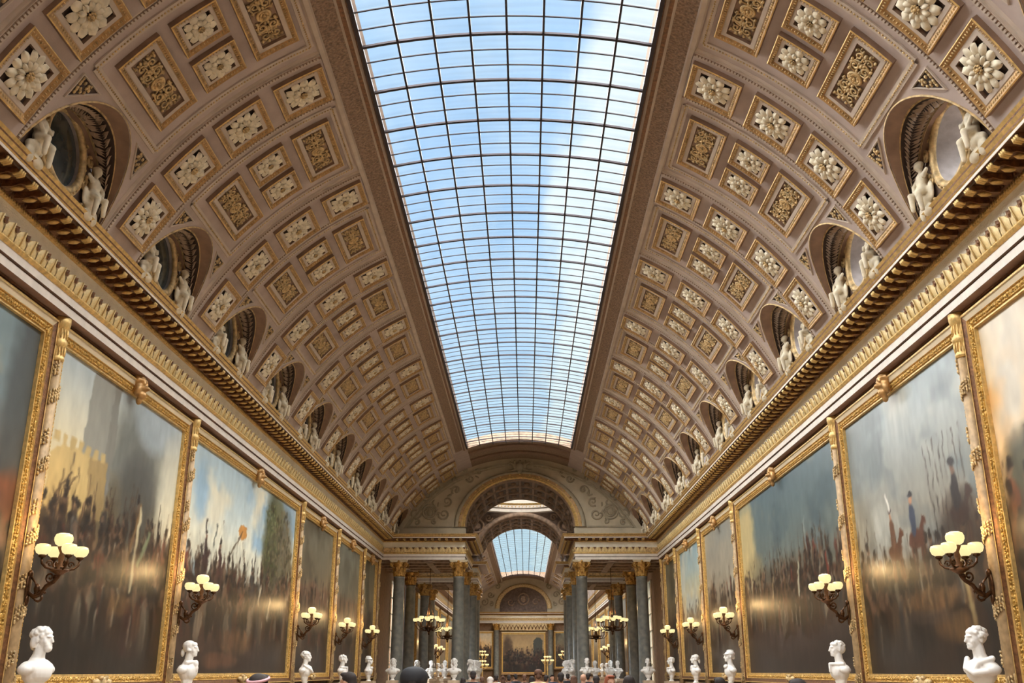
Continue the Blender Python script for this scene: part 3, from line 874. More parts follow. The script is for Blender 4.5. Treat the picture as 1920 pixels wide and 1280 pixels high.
def sq(y):
    def f(t):
        c, s_ = math.cos(t), math.sin(t)
        k = min(6.4/abs(c) if abs(c) > 1e-6 else 1e9, 2.45/s_ if s_ > 1e-6 else 1e9)
        return (k*c, y, EYE+5.95+k*s_)
    return f
arch_wall(m, 54.0, sq(54.0)); m.build('spandrel_wall', dim_stone, rw)
m = MB(); arch_wall(m, 48.0, sq(48.0)); m.build('spandrel_wall', dim_stone, rw)
m = MB(); arch_wall(m, G2A, vault_outline(G2A)); m.build('tympanum', tymp, rw)
barrel(54.0, G2A, rw)
m = MB(); arc_strip(m, [(AA, AB, 54.0), (AA, AB, 53.9), (AA+.1, AB+.1, 53.88), (AA+.28, AB+.24, 53.9), (AA+.30, AB+.26, 54.0)], 0); m.build('archivolt', relief_dark, rw)
for s in (-1, 1):
    mb = MB(); yy = 53.95
    cx, cz = s*2.42, EYE+7.55
    mb.tube([(cx+.36*math.cos(2*PI*k/20), yy, cz+.36*math.sin(2*PI*k/20)) for k in range(20)], .07, 6, closed=True)
    mb.ball((cx, yy, cz), (.2, .06, .2), 0, 9, 5)
    mb.tube([(p[0], yy, p[1]) for p in spiral(s*1.78, EYE+8.0, .22, 0, 1.3, 14, s)], .05, 5)
    mb.tube([(p[0], yy, p[1]) for p in spiral(s*2.75, EYE+6.9, .26, 1, 1.3, 14, s)], .06, 5)
    mb.tube([(p[0], yy, p[1]) for p in spiral(s*2.85, EYE+6.3, .2, 1, 1.3, 14, -s)], .05, 5)
    for k in range(16):
        rr = random.Random(k+77); mb.ball((s*(2.45+.6*rr.random()), yy, EYE+6.0+1.2*rr.random()), (.09, .05, .12), 0, 6, 4)
    mb.build('wreath_relief', relief_dark, rw)
# dome over the rotunda
dome = empty('ceiling_dome'); S(dome, 'pale ringed dome above the rotunda', 'dome')
DR, DY, DZ = 3.0, 51.0, EYE+8.30
mb = MB(); n = 64
prof = [(DR+.02, -.05, 0), (DR-.10, .0, 0), (DR-.10, .16, 2), (DR-.06, .17, 0), (DR-.16, .22, 0), (DR-.16, .36, 1), (DR-.20, .40, 1), (DR-.24, .46, 0), (DR-.18, .47, 0), (DR-.18, .80, 3)]
for i in range(len(prof)-1):
    a, b = prof[i], prof[i+1]
    mb.grid([[(q[0]*math.cos(2*PI*k/n), DY+q[0]*math.sin(2*PI*k/n), DZ+q[1]) for k in range(n)] for q in (a, b)], a[2], False, True)
for k in range(90):
    a = 2*PI*k/90; mb.ball(((DR-.15)*math.cos(a), DY+(DR-.15)*math.sin(a), DZ+.29), (.045, .045, .05), 1, 5, 3)
mb.build('dome_cornice', [pink_stone, gold, groove, cream], dome)
mb = MB()
mb.grid([[((DR-.18)*math.cos(f)*math.cos(2*PI*k/n), DY+(DR-.18)*math.cos(f)*math.sin(2*PI*k/n), DZ+.8+2.4*math.sin(f)) for k in range(n)] for f in [1.0*i/10 for i in range(11)]], 0, True, True)
mb.build('dome_shell', cream, dome)
mb = MB()
r1 = (DR-.18)*math.cos(1.0)
mb.add([(r1*math.cos(2*PI*k/24), DY+r1*math.sin(2*PI*k/24), DZ+.8+2.4*math.sin(1.0)+.05) for k in range(24)], [tuple(range(24))], 0)
mb.build('added_dome_pane', win_glass, dome)  # unseen glazed opening, added to light the rotunda from above
mb = MB()
hole = [(DR*math.cos(2*PI*k/64), DY+DR*math.sin(2*PI*k/64), DZ-.02) for k in range(64)]
def sqr(a):
    c, s_ = math.cos(a), math.sin(a); k = min(6.6/abs(c) if abs(c) > 1e-6 else 1e9, (5.2 if False else 8.0)/abs(s_) if abs(s_) > 1e-6 else 1e9)
    return (k*c, DY+k*s_, DZ-.02)
mb.grid([[sqr(2*PI*k/64) for k in range(64)], hole], 0, False, True)
mb.build('rotunda_ceiling', dim_stone, dome)

# entablature blocks over the column screens
XI = 2.38
for num, (ya, yb, lbl) in ((3, (Y_END, 48.0, 'carried on the near column screen')), (4, (54.0, G2A, 'carried on the far column screen'))):
    for s in (-1, 1):
        tr = empty('trim_%d' % (num if s < 0 else num+2)); S(tr, 'gilt entablature %s, %s of the arch' % (lbl, 'left' if s < 0 else 'right'), 'cornice')
        path = [(-XE, yb), (-XI, yb), (-XI, ya), (-XE, ya)] if s < 0 else [(XE, ya), (XI, ya), (XI, yb), (XE, yb)]
        entablature(path, 'entablature', tr)
        m = MB(); m.box(min(s*(XI+.05), s*6.4), max(s*(XI+.05), s*6.4), ya+.05, yb-.05, EYE+4.56, EYE+4.7)
        nb = 4
        for k in range(nb+1):
            y = ya+.3+(yb-ya-.6)*k/nb; m.box(min(s*(XI+.05), s*6.3), max(s*(XI+.05), s*6.3), y-.12, y+.12, EYE+4.45, EYE+4.57)
        for xx in (XI+.25, 3.95, 5.25): m.box(min(s*(xx-.14), s*(xx+.14)), max(s*(xx-.14), s*(xx+.14)), ya+.1, yb-.1, EYE+4.45, EYE+4.57)
        m.build('soffit', relief_dark, tr)
        if num == 3:
            f = [(-XI-.02, ya), (-XE+.5, ya)] if s < 0 else [(XE-.5, ya), (XI+.02, ya)]
            run(tr, f[0], f[1], mod_me, 'modillion', .30); run(tr, f[0], f[1], fl_me, 'frieze_leaf', .27)
            g = [(-XI, yb), (-XI, ya)] if s < 0 else [(XI, ya), (XI, yb)]
            run(tr, g[0], g[1], mod_me, 'modillion', .33); run(tr, g[0], g[1], fl_me, 'frieze_leaf', .3)
            beads(tr, f, .06, .024, .06, 4.835); beads(tr, f, .06, .024, .045, 5.33)

# second gallery
c2 = empty('ceiling_far'); S(c2, 'brown coffered vault of the second gallery seen through the arch', 'ceiling')
shell(G2A, G2B, TH1, TH0).build('vault_shell', plaster, c2)
for k in range(12):
    y = 60.2+BAY*k
    for rz in (0, PI): link('vault_rib', rib_me, c2, (0, y, 0), (0, 0, rz))
    if k < 11:
        for s in (1, -1):
            for a in (46.65, 31.25): link('coffer', pan_c, c2, (0, y+BAY/2, AX), (0, math.radians(a), 0 if s > 0 else PI))
long_strip([(26.3, 0, 0), (25.5, .07, 0), (25.2, .03, 1), (22.4, .03, 0), (22.1, .08, 2), (21.5, .10, 0), (20.3, .08, 3), (19.75, .02, 3), (19.7, -.12, 3)],
           G2A, G2B, [plaster_band, carved, gold_dark, brown_reveal], 'skylight_border', c2)
w4 = empty('window_4'); S(w4, 'glazed skylight of the second gallery seen through the arch', 'skylight')
G2S0, G2S1 = 59.0, 96.0
hair_bar = bar_me(.012, .002, .002).mesh('glazing_bar', iron)
st = MB()
ny = 96
for r in range(ny):
    for j in range(8): pane_mb(j, G2S0+(G2S1-G2S0)*r/ny, G2S0+(G2S1-G2S0)*(r+1)/ny, st)
tag(st.build('panes', pane_glass, w4), kind='stuff')
for j in range(9):
    x = -XS+2*XS*j/8; m = MB(); m.box(x-.022, x+.022, G2S0, G2S1, gz(x)-.02, gz(x)+.02); m.build('mullion', iron, w4)
for r in range(0, ny+1):
    link('glazing_bar', thin if r % 3 == 0 else hair_bar, w4, (0, G2S0+(G2S1-G2S0)*r/ny, 0))
m = MB(); m.grid([[vp(-TH1+2*TH1*i/12, y) for y in (G2S1, G2B)] for i in range(13)], 0, True)
m.grid([[vp(-TH1+2*TH1*i/12, y) for y in (G2A, G2S0)] for i in range(13)], 0, True)
m.grid([[vp(-TH1+2*TH1*i/12, G2S1-.02, d) for i in range(13)] for d in (-.2, .1)], 0)
m.build('vault_crown', carved, c2)
for s, num in ((-1, 7), (1, 8)):
    tr = empty('trim_%d' % num); S(tr, 'cream entablature of the second gallery, %s side' % ('left' if s < 0 else 'right'), 'cornice')
    entablature([(-XE, G2B), (-XE, G2A)] if s < 0 else [(XE, G2A), (XE, G2B)], 'entablature', tr)
wl = empty('wall_far'); S(wl, 'far end wall with blind arch, gilt entablature and dark painting', 'wall')
m = MB(); m.box(-6.6, 6.6, G2B, G2B+.3, 0, 11.2); m.build('wall_panel', wall_mat, wl)
m = MB()
YB = G2B-.25
arch_wall(m, YB, vault_outline(YB)); m.build('tympanum', tymp, wl)
m = MB(); arch_wall(m, YB+.0, vault_outline(YB)); 
m = MB(); m.add([ell(AA, AB, PI*i/32, G2B-.05) for i in range(33)] + [(-AA, G2B-.05, EYE+5.4), (AA, G2B-.05, EYE+5.4)], [tuple(range(35))], 0)
m.build('blind_arch', dim_stone, wl)
m = MB(); arc_strip(m, [(AA, AB, G2B-.05), (AA, AB, YB-.1), (AA+.15, AB+.12, YB-.12), (AA+.3, AB+.24, YB-.14), (AA+.45, AB+.33, YB-.12), (AA+.48, AB+.35, YB)], 0); m.build('archivolt', gold_relief, wl)
m = MB()
m.tube([(.55*math.cos(2*PI*k/24), G2B-.1, EYE+6.9+.55*math.sin(2*PI*k/24)) for k in range(24)], .1, 6, closed=True); m.ball((0, G2B-.1, EYE+6.9), (.3, .1, .36), 0, 10, 6)
for s in (-1, 1): m.tube([(p[0], G2B-.1, p[1]) for p in spiral(s*1.25, EYE+6.6, .4, 0, 1.3, 14, s)], .08, 5)
m.build('medallion', relief_dark, wl)
for s in (-1, 1):
    mb = MB()
    for (x, z, r, a0) in ((3.3, 7.3, .35, 0), (3.9, 6.6, .4, 1), (2.6, 8.1, .3, 2), (4.5, 6.3, .3, 0), (3.2, 6.4, .25, 2)):
        mb.tube([(p[0], YB-.02, p[1]) for p in spiral(s*x, EYE+z, r, a0, 1.3, 14, s)], .06, 5)
    mb.build('carved_relief', tymp_relief, wl)
tr = empty('trim_9'); S(tr, 'gilt entablature across the far end wall', 'cornice')
entablature([(5.9, YB-.25), (XI, YB-.25), (XI, YB), (-XI, YB), (-XI, YB-.25), (-5.9, YB-.25)], 'entablature', tr)
m = MB(); m.box(-XI, XI, YB-.02, YB+.1, EYE+3.85, EYE+4.56); m.build('lower_frieze', gold_relief, tr)
for k in range(13):
    m = MB(); x = -2.1+4.2*k/12; m.tube([(x-.2, YB-.05, EYE+3.95), (x, YB-.06, EYE+4.4), (x+.2, YB-.05, EYE+3.95)], .05, 5); m.build('festoon', gold_dark, tr)
# ================================================================== THINGS
# ---- free-standing Corinthian columns
ZT = EYE+3.86; ZC = EYE+4.55
mb = MB()
mb.lathe([(.27, .30), (.268, 1.2), (.255, 2.6), (.235, ZT-.06), (.25, ZT-.05), (.25, ZT)], 24)
shaft_me = mb.mesh('shaft', [marble_green])
mb = MB(); mb.box(-.36, .36, -.36, .36, 0, .10); mb.lathe([(.35, .10), (.37, .14), (.35, .18), (.30, .20), (.30, .22), (.33, .25), (.31, .29), (.28, .31)], 24)
base_me = mb.mesh('column_base', [gold_dark])
mb = MB()
mb.lathe([(.225, ZT), (.235, ZT+.3), (.30, ZT+.55), (.33, ZT+.60)], 16)
def acanthus(mb, a, z0, h, r0, r1, w):
    rows = []
    for i in range(6):
        f = i/5; r = r0+(r1-r0)*f**2; z = z0+h*(f if f < .8 else .8+.35*(f-.8)-.9*(f-.8)**1.5*0)
        if i == 5: r += .05; z -= .07
        ww = w*(1-.5*f**3)*(1.0 if i % 2 == 0 else .86)
        row = []
        for j in (-1, -.5, 0, .5, 1):
            rr = r - abs(j)*.03 + (.012 if j == 0 else 0)
            aa = a + j*ww/r
            row.append((rr*math.cos(aa), rr*math.sin(aa), z))
        rows.append(row)
    mb.grid(rows, 0, True)
for k in range(8): acanthus(mb, 2*PI*k/8, ZT+.02, .27, .245, .33, .085)
for k in range(8): acanthus(mb, 2*PI*(k+.5)/8, ZT+.05, .44, .25, .37, .085)
for k in range(4):
    a = PI/4+k*PI/2
    ca, sa = math.cos(a), math.sin(a)
    for q in (-1, 1):
        pts = []
        for i in range(13):
            f = i/12; ang = -PI/2+2*PI*1.15*f; r = .085*(1-.75*f)
            rad = .40 + r*math.cos(ang)
            pts.append((ca*rad - sa*q*.035, sa*rad + ca*q*.035, ZT+.52 + r*math.sin(ang)))
        pts = [(ca*.27, sa*.27, ZT+.36)] + pts
        mb.tube(pts, [.03]*8+[.02]*6, 5)
    b = k*PI/2
    mb.ball((.33*math.cos(b), .33*math.sin(b), ZT+.62), (.06, .06, .06), 0, 7, 5)
cap_me = mb.mesh('capital', [mat('capital_gilding', srgb(218, 176, 98), .36, .5, noise_amt=.3, noise_scale=16, col2=srgb(142, 98, 52))])
mb = MB()
for sc_, z0, z1 in ((.37, ZT+.60, ZT+.64), (.40, ZT+.64, ZC-.005)):
    pts = []
    for k in range(4):
        for j in range(7):
            f = j/6-.5; a = k*PI/2
            x = sc_*(1-.16*(1-(2*f)**2)); y = f*2*sc_*.94
            pts.append((x*math.cos(a)-y*math.sin(a), x*math.sin(a)+y*math.cos(a)))
    n = len(pts); mb.add([(x, y, z0) for x, y in pts]+[(x, y, z1) for x, y in pts], [tuple(range(n-1, -1, -1)), tuple(range(n, 2*n))]+[(i, (i+1) % n, (i+1) % n+n, i+n) for i in range(n)], 0)
aba_me = mb.mesh('abacus', [cream])
rowname = {43.15: 'front row of the near screen', 47.5: 'rear row of the near screen', 54.4: 'front row of the far screen', 58.0: 'rear row of the far screen'}
def column(x, y, label, group, sc=1.0):
    t = empty('corinthian_column', (x, y, 0)); tag(t, label, 'column', group)
    link('shaft', shaft_me, t); link('column_base', base_me, t)
    c = link('capital', cap_me, t); link('abacus', aba_me, c)
    return t
for y in (43.15, 47.5, 54.4, 58.0):
    for x, nm in ((-5.23, 'outer column left of the arch'), (-2.65, 'inner column left of the arch'), (2.65, 'inner column right of the arch'), (5.23, 'outer column right of the arch')):
        column(x, y, 'gilt-capital marble %s, %s' % (nm, rowname[y]), 'marble columns of the rotunda screens')
for x, nm in ((-5.3, 'leftmost'), (-2.68, 'left of the central picture'), (2.68, 'right of the central picture'), (5.3, 'rightmost')):
    column(x, G2B-.62, 'distant grey gilt-capital column on the far end wall, %s' % nm, 'marble columns of the far end wall')

# ---- paintings
def fbm(w, h, sx, sy, seed, octv=4):
    rs = np.random.RandomState(seed); out = np.zeros((h, w)); amp = 1; tot = 0
    for o in range(octv):
        gx, gy = max(2, int(sx*2**o)+2), max(2, int(sy*2**o)+2)
        g = rs.rand(gy, gx)
        xs = np.linspace(0, gx-1.001, w); ys = np.linspace(0, gy-1.001, h)
        xi, yi = xs.astype(int), ys.astype(int); fx, fy = xs-xi, ys-yi
        fx, fy = fx*fx*(3-2*fx), fy*fy*(3-2*fy)
        a = g[np.ix_(yi, xi)]; b = g[np.ix_(yi, xi+1)]; c = g[np.ix_(yi+1, xi)]; d = g[np.ix_(yi+1, xi+1)]
        out += amp*((a*(1-fx)+b*fx)*(1-fy)[:, None]+(c*(1-fx)+d*fx)*fy[:, None]); tot += amp; amp *= .55
    return out/tot
def paint(w, h, spec, seed):
    """rows from bottom (v=0) to top (v=1), columns left to right as the viewer sees it; sRGB 0-255"""
    rs = np.random.RandomState(seed)
    V, U = np.mgrid[0:h, 0:w]; V = V/(h-1); U = U/(w-1)
    asp = spec.get('asp', .8)
    img = np.zeros((h, w, 3))
    st = spec['sky']                                     # [(v, colour)]
    vs = [s[0] for s in st]
    for c in range(3): img[..., c] = np.interp(V, vs, [s[1][c] for s in st])
    def blend(mask, col, a=1.0):
        m = np.clip(mask, 0, 1)[..., None]*a
        img[...] = img*(1-m)+np.array(col)*m
    for (col, lo, hi, sx, sy, sd) in spec.get('clouds', []):
        n = fbm(w, h, sx, sy, sd+seed)
        blend(np.clip((n-lo)/(hi-lo), 0, 1), col)
    for (u, v, ru, rv, col, a) in spec.get('blobs', []):
        n = fbm(w, h, 6, 6, int(u*1000)+seed)
        d = ((U-u)/ru)**2+((V-v)/rv)**2
        blend(np.clip(1.4-d-.9*(n-.5), 0, 1), col, a)
    for (pts, col, a) in spec.get('polys', []):
        m = np.zeros((h, w), bool); n = len(pts)
        for i in range(n):
            (x1, y1), (x2, y2) = pts[i], pts[(i+1) % n]
            if abs(y2-y1) < 1e-9: continue
            m ^= ((V >= min(y1, y2)) & (V < max(y1, y2)) & (U < (V-y1)/(y2-y1)*(x2-x1)+x1))
        blend(m.astype(float), col, a)
    def ellipse(u, v, ru, rv, col, a=1.0, ang=0.0):
        x = (U-u); y = (V-v)
        if ang: x, y = x*math.cos(ang)*1+y*math.sin(ang)/asp*1, -x*math.sin(ang)*asp+y*math.cos(ang)
        d = (x/ru)**2+(y/rv)**2
        blend(np.clip((1.25-d)*2.5, 0, 1), col, a)
    def line(u0, v0, u1, v1, wd, col, a=1.0):
        dx, dy = (u1-u0)*asp, v1-v0; L = math.hypot(dx, dy)+1e-9
        px, py = (U-u0)*asp, V-v0
        t = np.clip((px*dx+py*dy)/L**2, 0, 1)
        d = np.hypot(px-t*dx, py-t*dy)
        blend(np.clip(1.5-d/wd, 0, 1), col, a)
    for (u, v, ru, rv, n_, sz, cols) in spec.get('dabs', []):
        for q in range(n_):
            a_, r_ = rs.rand()*2*PI, math.sqrt(rs.rand())
            ellipse(u+ru*r_*math.cos(a_), v+rv*r_*math.sin(a_), sz*(.5+rs.rand())/asp, sz*(.5+rs.rand()), np.array(cols[rs.randint(len(cols))])*(.8+.4*rs.rand()), .8)
    # ground
    hz = spec['horizon']
    n = fbm(w, h, 5, 5, seed+9)
    g = np.clip((hz+.06*(n-.5)*2-V)/.05, 0, 1)
    gc = np.zeros((h, w, 3))
    gs = spec['ground']
    for c in range(3): gc[..., c] = np.interp(V, [q[0] for q in gs], [q[1][c] for q in gs])
    n2 = fbm(w, h, 9, 4, seed+11)
    gc *= (.72+.56*n2)[..., None]
    img = img*(1-g[..., None])+gc*g[..., None]
    for (u, v, ru, rv, col, a) in spec.get('patches', []):
        ellipse(u, v, ru, rv, col, a)
    # crowd
    pal = spec.get('palette', [(52, 38, 30), (78, 52, 38), (96, 66, 46), (40, 36, 36), (120, 90, 64), (104, 52, 40), (60, 58, 58), (150, 132, 108), (36, 30, 26)])
    cr = spec.get('crowd')
    if cr:
        N, v0, v1, size = cr
        prof = fbm(w, 2, spec.get('crowd_f', 5), 1, seed+21, 3)[0]
        for i in range(N):
            f = 1-i/N
            u = rs.rand(); top = v0+(v1-v0)*f**1.3
            top += (prof[int(u*(w-1))]-.5)*.16*f
            s = size*(1.25-.5*f)*(.8+.4*rs.rand())
            col = np.array(pal[rs.randint(len(pal))], float)*(.75+.5*rs.rand())
            ellipse(u, top-.9*s, .42*s/asp, .95*s, col*.85, .75)
            ellipse(u+rs.randn()*.1*s, top+.25*s, .2*s/asp, .24*s, np.array((132, 100, 78))*(.5+.5*rs.rand()), .6)
            if rs.rand() < .55: ellipse(u, top+.55*s, .2*s/asp, .25*s, (34, 28, 26), .85)
            if rs.rand() < .35: line(u, top-1.2*s, u+rs.randn()*.3*s/asp, top+(1.4+rs.rand())*s, .003, (60, 44, 32), .8)
            if rs.rand() < .25: line(u+.2*s, top-1.6*s, u+.25*s, top-.4*s, .006, (190, 176, 150), .7)
            if rs.rand() < .3: ellipse(u+.3*s, top-1.7*s, .7*s/asp, .5*s, np.array((70, 46, 34))*(.6+.7*rs.rand()), .8)
    for (u, v, s, body, head, hat) in spec.get('riders', []):
        ellipse(u+.2*s/asp, v-.85*s, .85*s/asp, .40*s, body[1], 1)
        ellipse(u+.92*s/asp, v-.42*s, .20*s/asp, .46*s, body[1], 1, -.55)
        ellipse(u+1.2*s/asp, v-.12*s, .26*s/asp, .12*s, body[1], 1, -.6)
        for q in (-.4, -.1, .6, .85): line(u+q*s/asp, v-1.0*s, u+(q+.08)*s/asp, v-2.2*s, .05*s+.003, body[1], 1)
        ellipse(u, v, .34*s/asp, .72*s, body[0], 1)
        ellipse(u, v+.82*s, .17*s/asp, .2*s, head, 1)
        ellipse(u, v+1.12*s, .24*s/asp, .17*s, hat[0], 1)
        if hat[1]: line(u-.05*s/asp, v+1.2*s, u-.3*s/asp, v+1.9*s, .12*s, hat[1], 1)
    for (u0, v0, u1, v1, wd, col) in spec.get('lines', []): line(u0, v0, u1, v1, wd, col)
    # dark foreground glaze and a loose-brush warp
    fgm = np.clip((spec.get('fg', .22)-V)/.16, 0, 1)*(.55+.6*fbm(w, h, 5, 4, seed+51))
    blend(fgm, spec.get('fgc', (52, 42, 36)), .8)
    for (u, v, ru, rv, col, a) in spec.get('patches', []): blend(np.clip(1.35-((U-u)/ru)**2-((V-v)/rv)**2-1.5*(fbm(w, h, 7, 9, int(u*997)+seed)-.4), 0, 1), col, a*.7)
    wu = (fbm(w, h, 22, 22, seed+61, 3)-.5)*.026; wv = (fbm(w, h, 20, 24, seed+62, 3)-.5)*.024
    uf = np.clip((U+wu)*(w-1), 0, w-1.001); vf = np.clip((V+wv)*(h-1), 0, h-1.001)
    ui = uf.astype(int); vi = vf.astype(int); fu = (uf-ui)[..., None]; fv = (vf-vi)[..., None]
    img = (img[vi, ui]*(1-fu)+img[vi, ui+1]*fu)*(1-fv)+(img[vi+1, ui]*(1-fu)+img[vi+1, ui+1]*fu)*fv
    # vertical brush streaks
    n3 = fbm(w, h, w/5, 5, seed+31, 2)
    n4 = fbm(w, h, w/3, 18, seed+32, 2)
    k = np.clip(spec['horizon']+.25-V, 0, .4)/.4
    img *= (1+(.34*(n3-.5)+.40*(n4-.5))*(.25+.75*k))[..., None]
    if 'vignette' in spec: img *= (1-spec['vignette']*np.clip(.5-V, 0, 1))[..., None]
    img *= (.96-.24*np.clip((.62-V)/.35, 0, 1))[..., None]
    return np.clip(img, 0, 255)
canvas_mat = bpy.data.materials.new('oil_paint'); canvas_mat.use_nodes = True
t_ = canvas_mat.node_tree; b_ = t_.nodes['Principled BSDF']
at_ = t_.nodes.new('ShaderNodeAttribute'); at_.attribute_name = 'paint'
t_.links.new(at_.outputs['Color'], b_.inputs['Base Color'])
b_.inputs['Roughness'].default_value = 0.40; b_.inputs['Specular IOR Level'].default_value = 0.4
bp_ = t_.nodes.new('ShaderNodeBump'); bp_.inputs['Strength'].default_value = .12; bp_.inputs['Distance'].default_value = .01
nn_ = t_.nodes.new('ShaderNodeTexNoise'); nn_.inputs['Scale'].default_value = 30
t_.links.new(nn_.outputs['Fac'], bp_.inputs['Height']); t_.links.new(bp_.outputs[0], b_.inputs['Normal'])
def canvas_mesh(wd, ht, img):
    """local x = left to right, z up, facing -y"""
    h, w = img.shape[:2]
    xs = np.linspace(-wd/2, wd/2, w); zs = np.linspace(0, ht, h)
    co = np.zeros((h, w, 3)); co[..., 0] = xs[None, :]; co[..., 2] = zs[:, None]
    idx = np.arange(h*w).reshape(h, w)
    f = np.stack([idx[:-1, :-1], idx[:-1, 1:], idx[1:, 1:], idx[1:, :-1]], -1).reshape(-1, 4)
    me = bpy.data.meshes.new('canvas')
    me.vertices.add(h*w); me.vertices.foreach_set('co', co.reshape(-1).astype(np.float32))
    me.loops.add(f.size); me.loops.foreach_set('vertex_index', f.reshape(-1).astype(np.int32))
    me.polygons.add(len(f)); me.polygons.foreach_set('loop_start', (np.arange(len(f))*4).astype(np.int32))
    me.polygons.foreach_set('loop_total', np.full(len(f), 4, np.int32))
    me.update(calc_edges=True)
    c = img.reshape(-1, 3)/255.
    lin = np.where(c <= .04045, c/12.92, ((c+.055)/1.055)**2.4)
    at = me.color_attributes.new('paint', 'FLOAT_COLOR', 'POINT')
    at.data.foreach_set('color', np.concatenate([lin, np.ones((len(lin), 1))], 1).astype(np.float32).reshape(-1))
    me.materials.append(canvas_mat)
    return me
BR = [(0, (44, 38, 34)), (.2, (66, 50, 40)), (.45, (98, 72, 54)), (.6, (110, 86, 64))]
SPECS = {}
SPECS['storm'] = dict(sky=[(.3, (96, 62, 46)), (.55, (110, 92, 76)), (.75, (112, 124, 124)), (1, (118, 136, 140))], clouds=[((92, 106, 110), .42, .62, 3, 3, 1), ((150, 140, 116), .56, .75, 3, 4, 2)],
    blobs=[(.72, .62, .05, .2, (196, 150, 92), .9), (.97, .75, .1, .5, (60, 64, 64), .8)], polys=[([(.70, .55), (.71, .75), (.735, .86), (.76, .75), (.77, .55)], (188, 170, 130), .9)], horizon=.55, ground=[(0, (54, 34, 26)), (.3, (86, 50, 36)), (.5, (120, 74, 50))], crowd=(120, .12, .5, .10))
SPECS['tower'] = dict(asp=1.15, sky=[(.35, (176, 150, 96)), (.6, (214, 196, 152)), (.8, (206, 200, 176)), (1, (170, 182, 186))],
    blobs=[(.62, .72, .24, .26, (104, 106, 100), .95), (.55, .52, .26, .16, (96, 84, 62), .9), (.74, .95, .2, .12, (164, 176, 182), .8), (.66, .62, .16, .18, (74, 74, 70), .8), (.92, .6, .1, .3, (196, 194, 176), .7), (.2, .50, .16, .12, (168, 140, 84), .7)],
    polys=[([(.20, .60), (.23, 1.0), (.43, 1.0), (.42, .62)], (140, 138, 128), .95), ([(.36, .60), (.38, 1.0), (.43, 1.0), (.42, .60)], (116, 114, 106), .8), ([(.03, .50), (.03, .66), (.10, .71), (.40, .71), (.40, .5)], (196, 168, 110), .95), ([(.28, .5), (.28, .71), (.40, .71), (.40, .5)], (150, 126, 84), .8)] +
          [([(.04+.05*i, .70), (.04+.05*i, .735), (.07+.05*i, .735), (.07+.05*i, .70)], (186, 160, 106), .95) for i in range(7)],
    horizon=.46, ground=[(0, (46, 40, 34)), (.15, (58, 48, 40)), (.3, (86, 64, 48)), (.45, (118, 92, 66))], crowd=(230, .24, .56, .075),
    patches=[(.62, .24, .10, .035, (150, 108, 62), .7), (.25, .12, .28, .12, (42, 37, 33), .85)],
    lines=[(.60, .3, .70, .62, .008, (120, 92, 60)), (.68, .3, .70, .60, .012, (190, 176, 140)), (.72, .4, .80, .52, .012, (120, 128, 96)), (.12, .52, .20, .62, .003, (70, 52, 38)), (.08, .54, .18, .63, .003, (70, 52, 38)), (.50, .45, .42, .6, .004, (70, 50, 36)), (.64, .44, .62, .63, .004, (80, 56, 40))])
SPECS['flag'] = dict(asp=2.0, sky=[(.4, (208, 204, 180)), (.6, (216, 214, 194)), (.8, (190, 204, 204)), (1, (176, 196, 204))],
    clouds=[((150, 178, 196), .5, .66, 4, 3, 3), ((222, 216, 192), .52, .7, 4, 4, 5)],
    blobs=[(.10, .80, .05, .14, (140, 172, 196), .8), (.74, .72, .10, .30, (84, 84, 58), .95), (.86, .62, .14, .34, (92, 86, 66), .9), (.70, .6, .06, .14, (70, 68, 46), .9), (.80, .9, .06, .1, (112, 112, 80), .8)],
    polys=[([(.395, .70), (.425, .73), (.48, .735), (.47, .68), (.43, .655), (.405, .68)], (196, 138, 72), 1)],
    horizon=.46, ground=[(0, (70, 52, 46)), (.2, (108, 76, 58)), (.35, (96, 74, 58)), (.5, (84, 70, 58))], crowd=(260, .30, .56, .07), crowd_f=4,
    riders=[(.16, .56, .06, ((60, 44, 44), (70, 50, 46)), (130, 96, 76), ((40, 34, 34), (40, 34, 34))), (.27, .53, .07, ((72, 50, 46), (84, 56, 48)), (130, 96, 76), ((40, 34, 34), None)), (.56, .47, .06, ((60, 60, 60), (56, 50, 50)), (130, 100, 80), ((36, 34, 34), (40, 38, 38)))],
    dabs=[(.74, .70, .08, .22, 150, .016, [(60, 66, 40), (84, 88, 56), (104, 108, 72), (66, 58, 42)]), (.86, .66, .12, .28, 160, .016, [(70, 66, 48), (92, 86, 62), (110, 98, 74), (60, 54, 42)]), (.71, .86, .05, .09, 60, .013, [(110, 116, 80), (80, 84, 56)])],
    lines=[(.33, .54, .44, .70, .005, (84, 66, 48)), (.57, .45, .58, .64, .004, (60, 56, 54)), (.64, .36, .65, .46, .014, (204, 190, 160)), (.75, .30, .76, .40, .014, (206, 190, 158)), (.22, .58, .23, .68, .006, (70, 76, 74))],
    patches=[(.46, .16, .14, .07, (158, 116, 76), .9), (.34, .06, .14, .04, (140, 94, 66), .8), (.83, .1, .2, .1, (74, 64, 58), .8)])
SPECS['brown'] = dict(sky=[(.4, (120, 96, 70)), (.7, (110, 100, 80)), (1, (120, 118, 104))], clouds=[((86, 78, 62), .45, .65, 3, 3, 2)], horizon=.6, ground=[(0, (64, 48, 40)), (.3, (96, 72, 58)), (.6, (112, 84, 66))], crowd=(110, .15, .6, .08))
SPECS['dim'] = dict(sky=[(.4, (130, 104, 78)), (.7, (124, 118, 98)), (1, (132, 136, 124))], clouds=[((96, 92, 78), .45, .65, 3, 3, 7)], horizon=.58, ground=[(0, (68, 52, 44)), (.3, (102, 78, 62)), (.6, (118, 90, 70))], crowd=(100, .12, .55, .09))
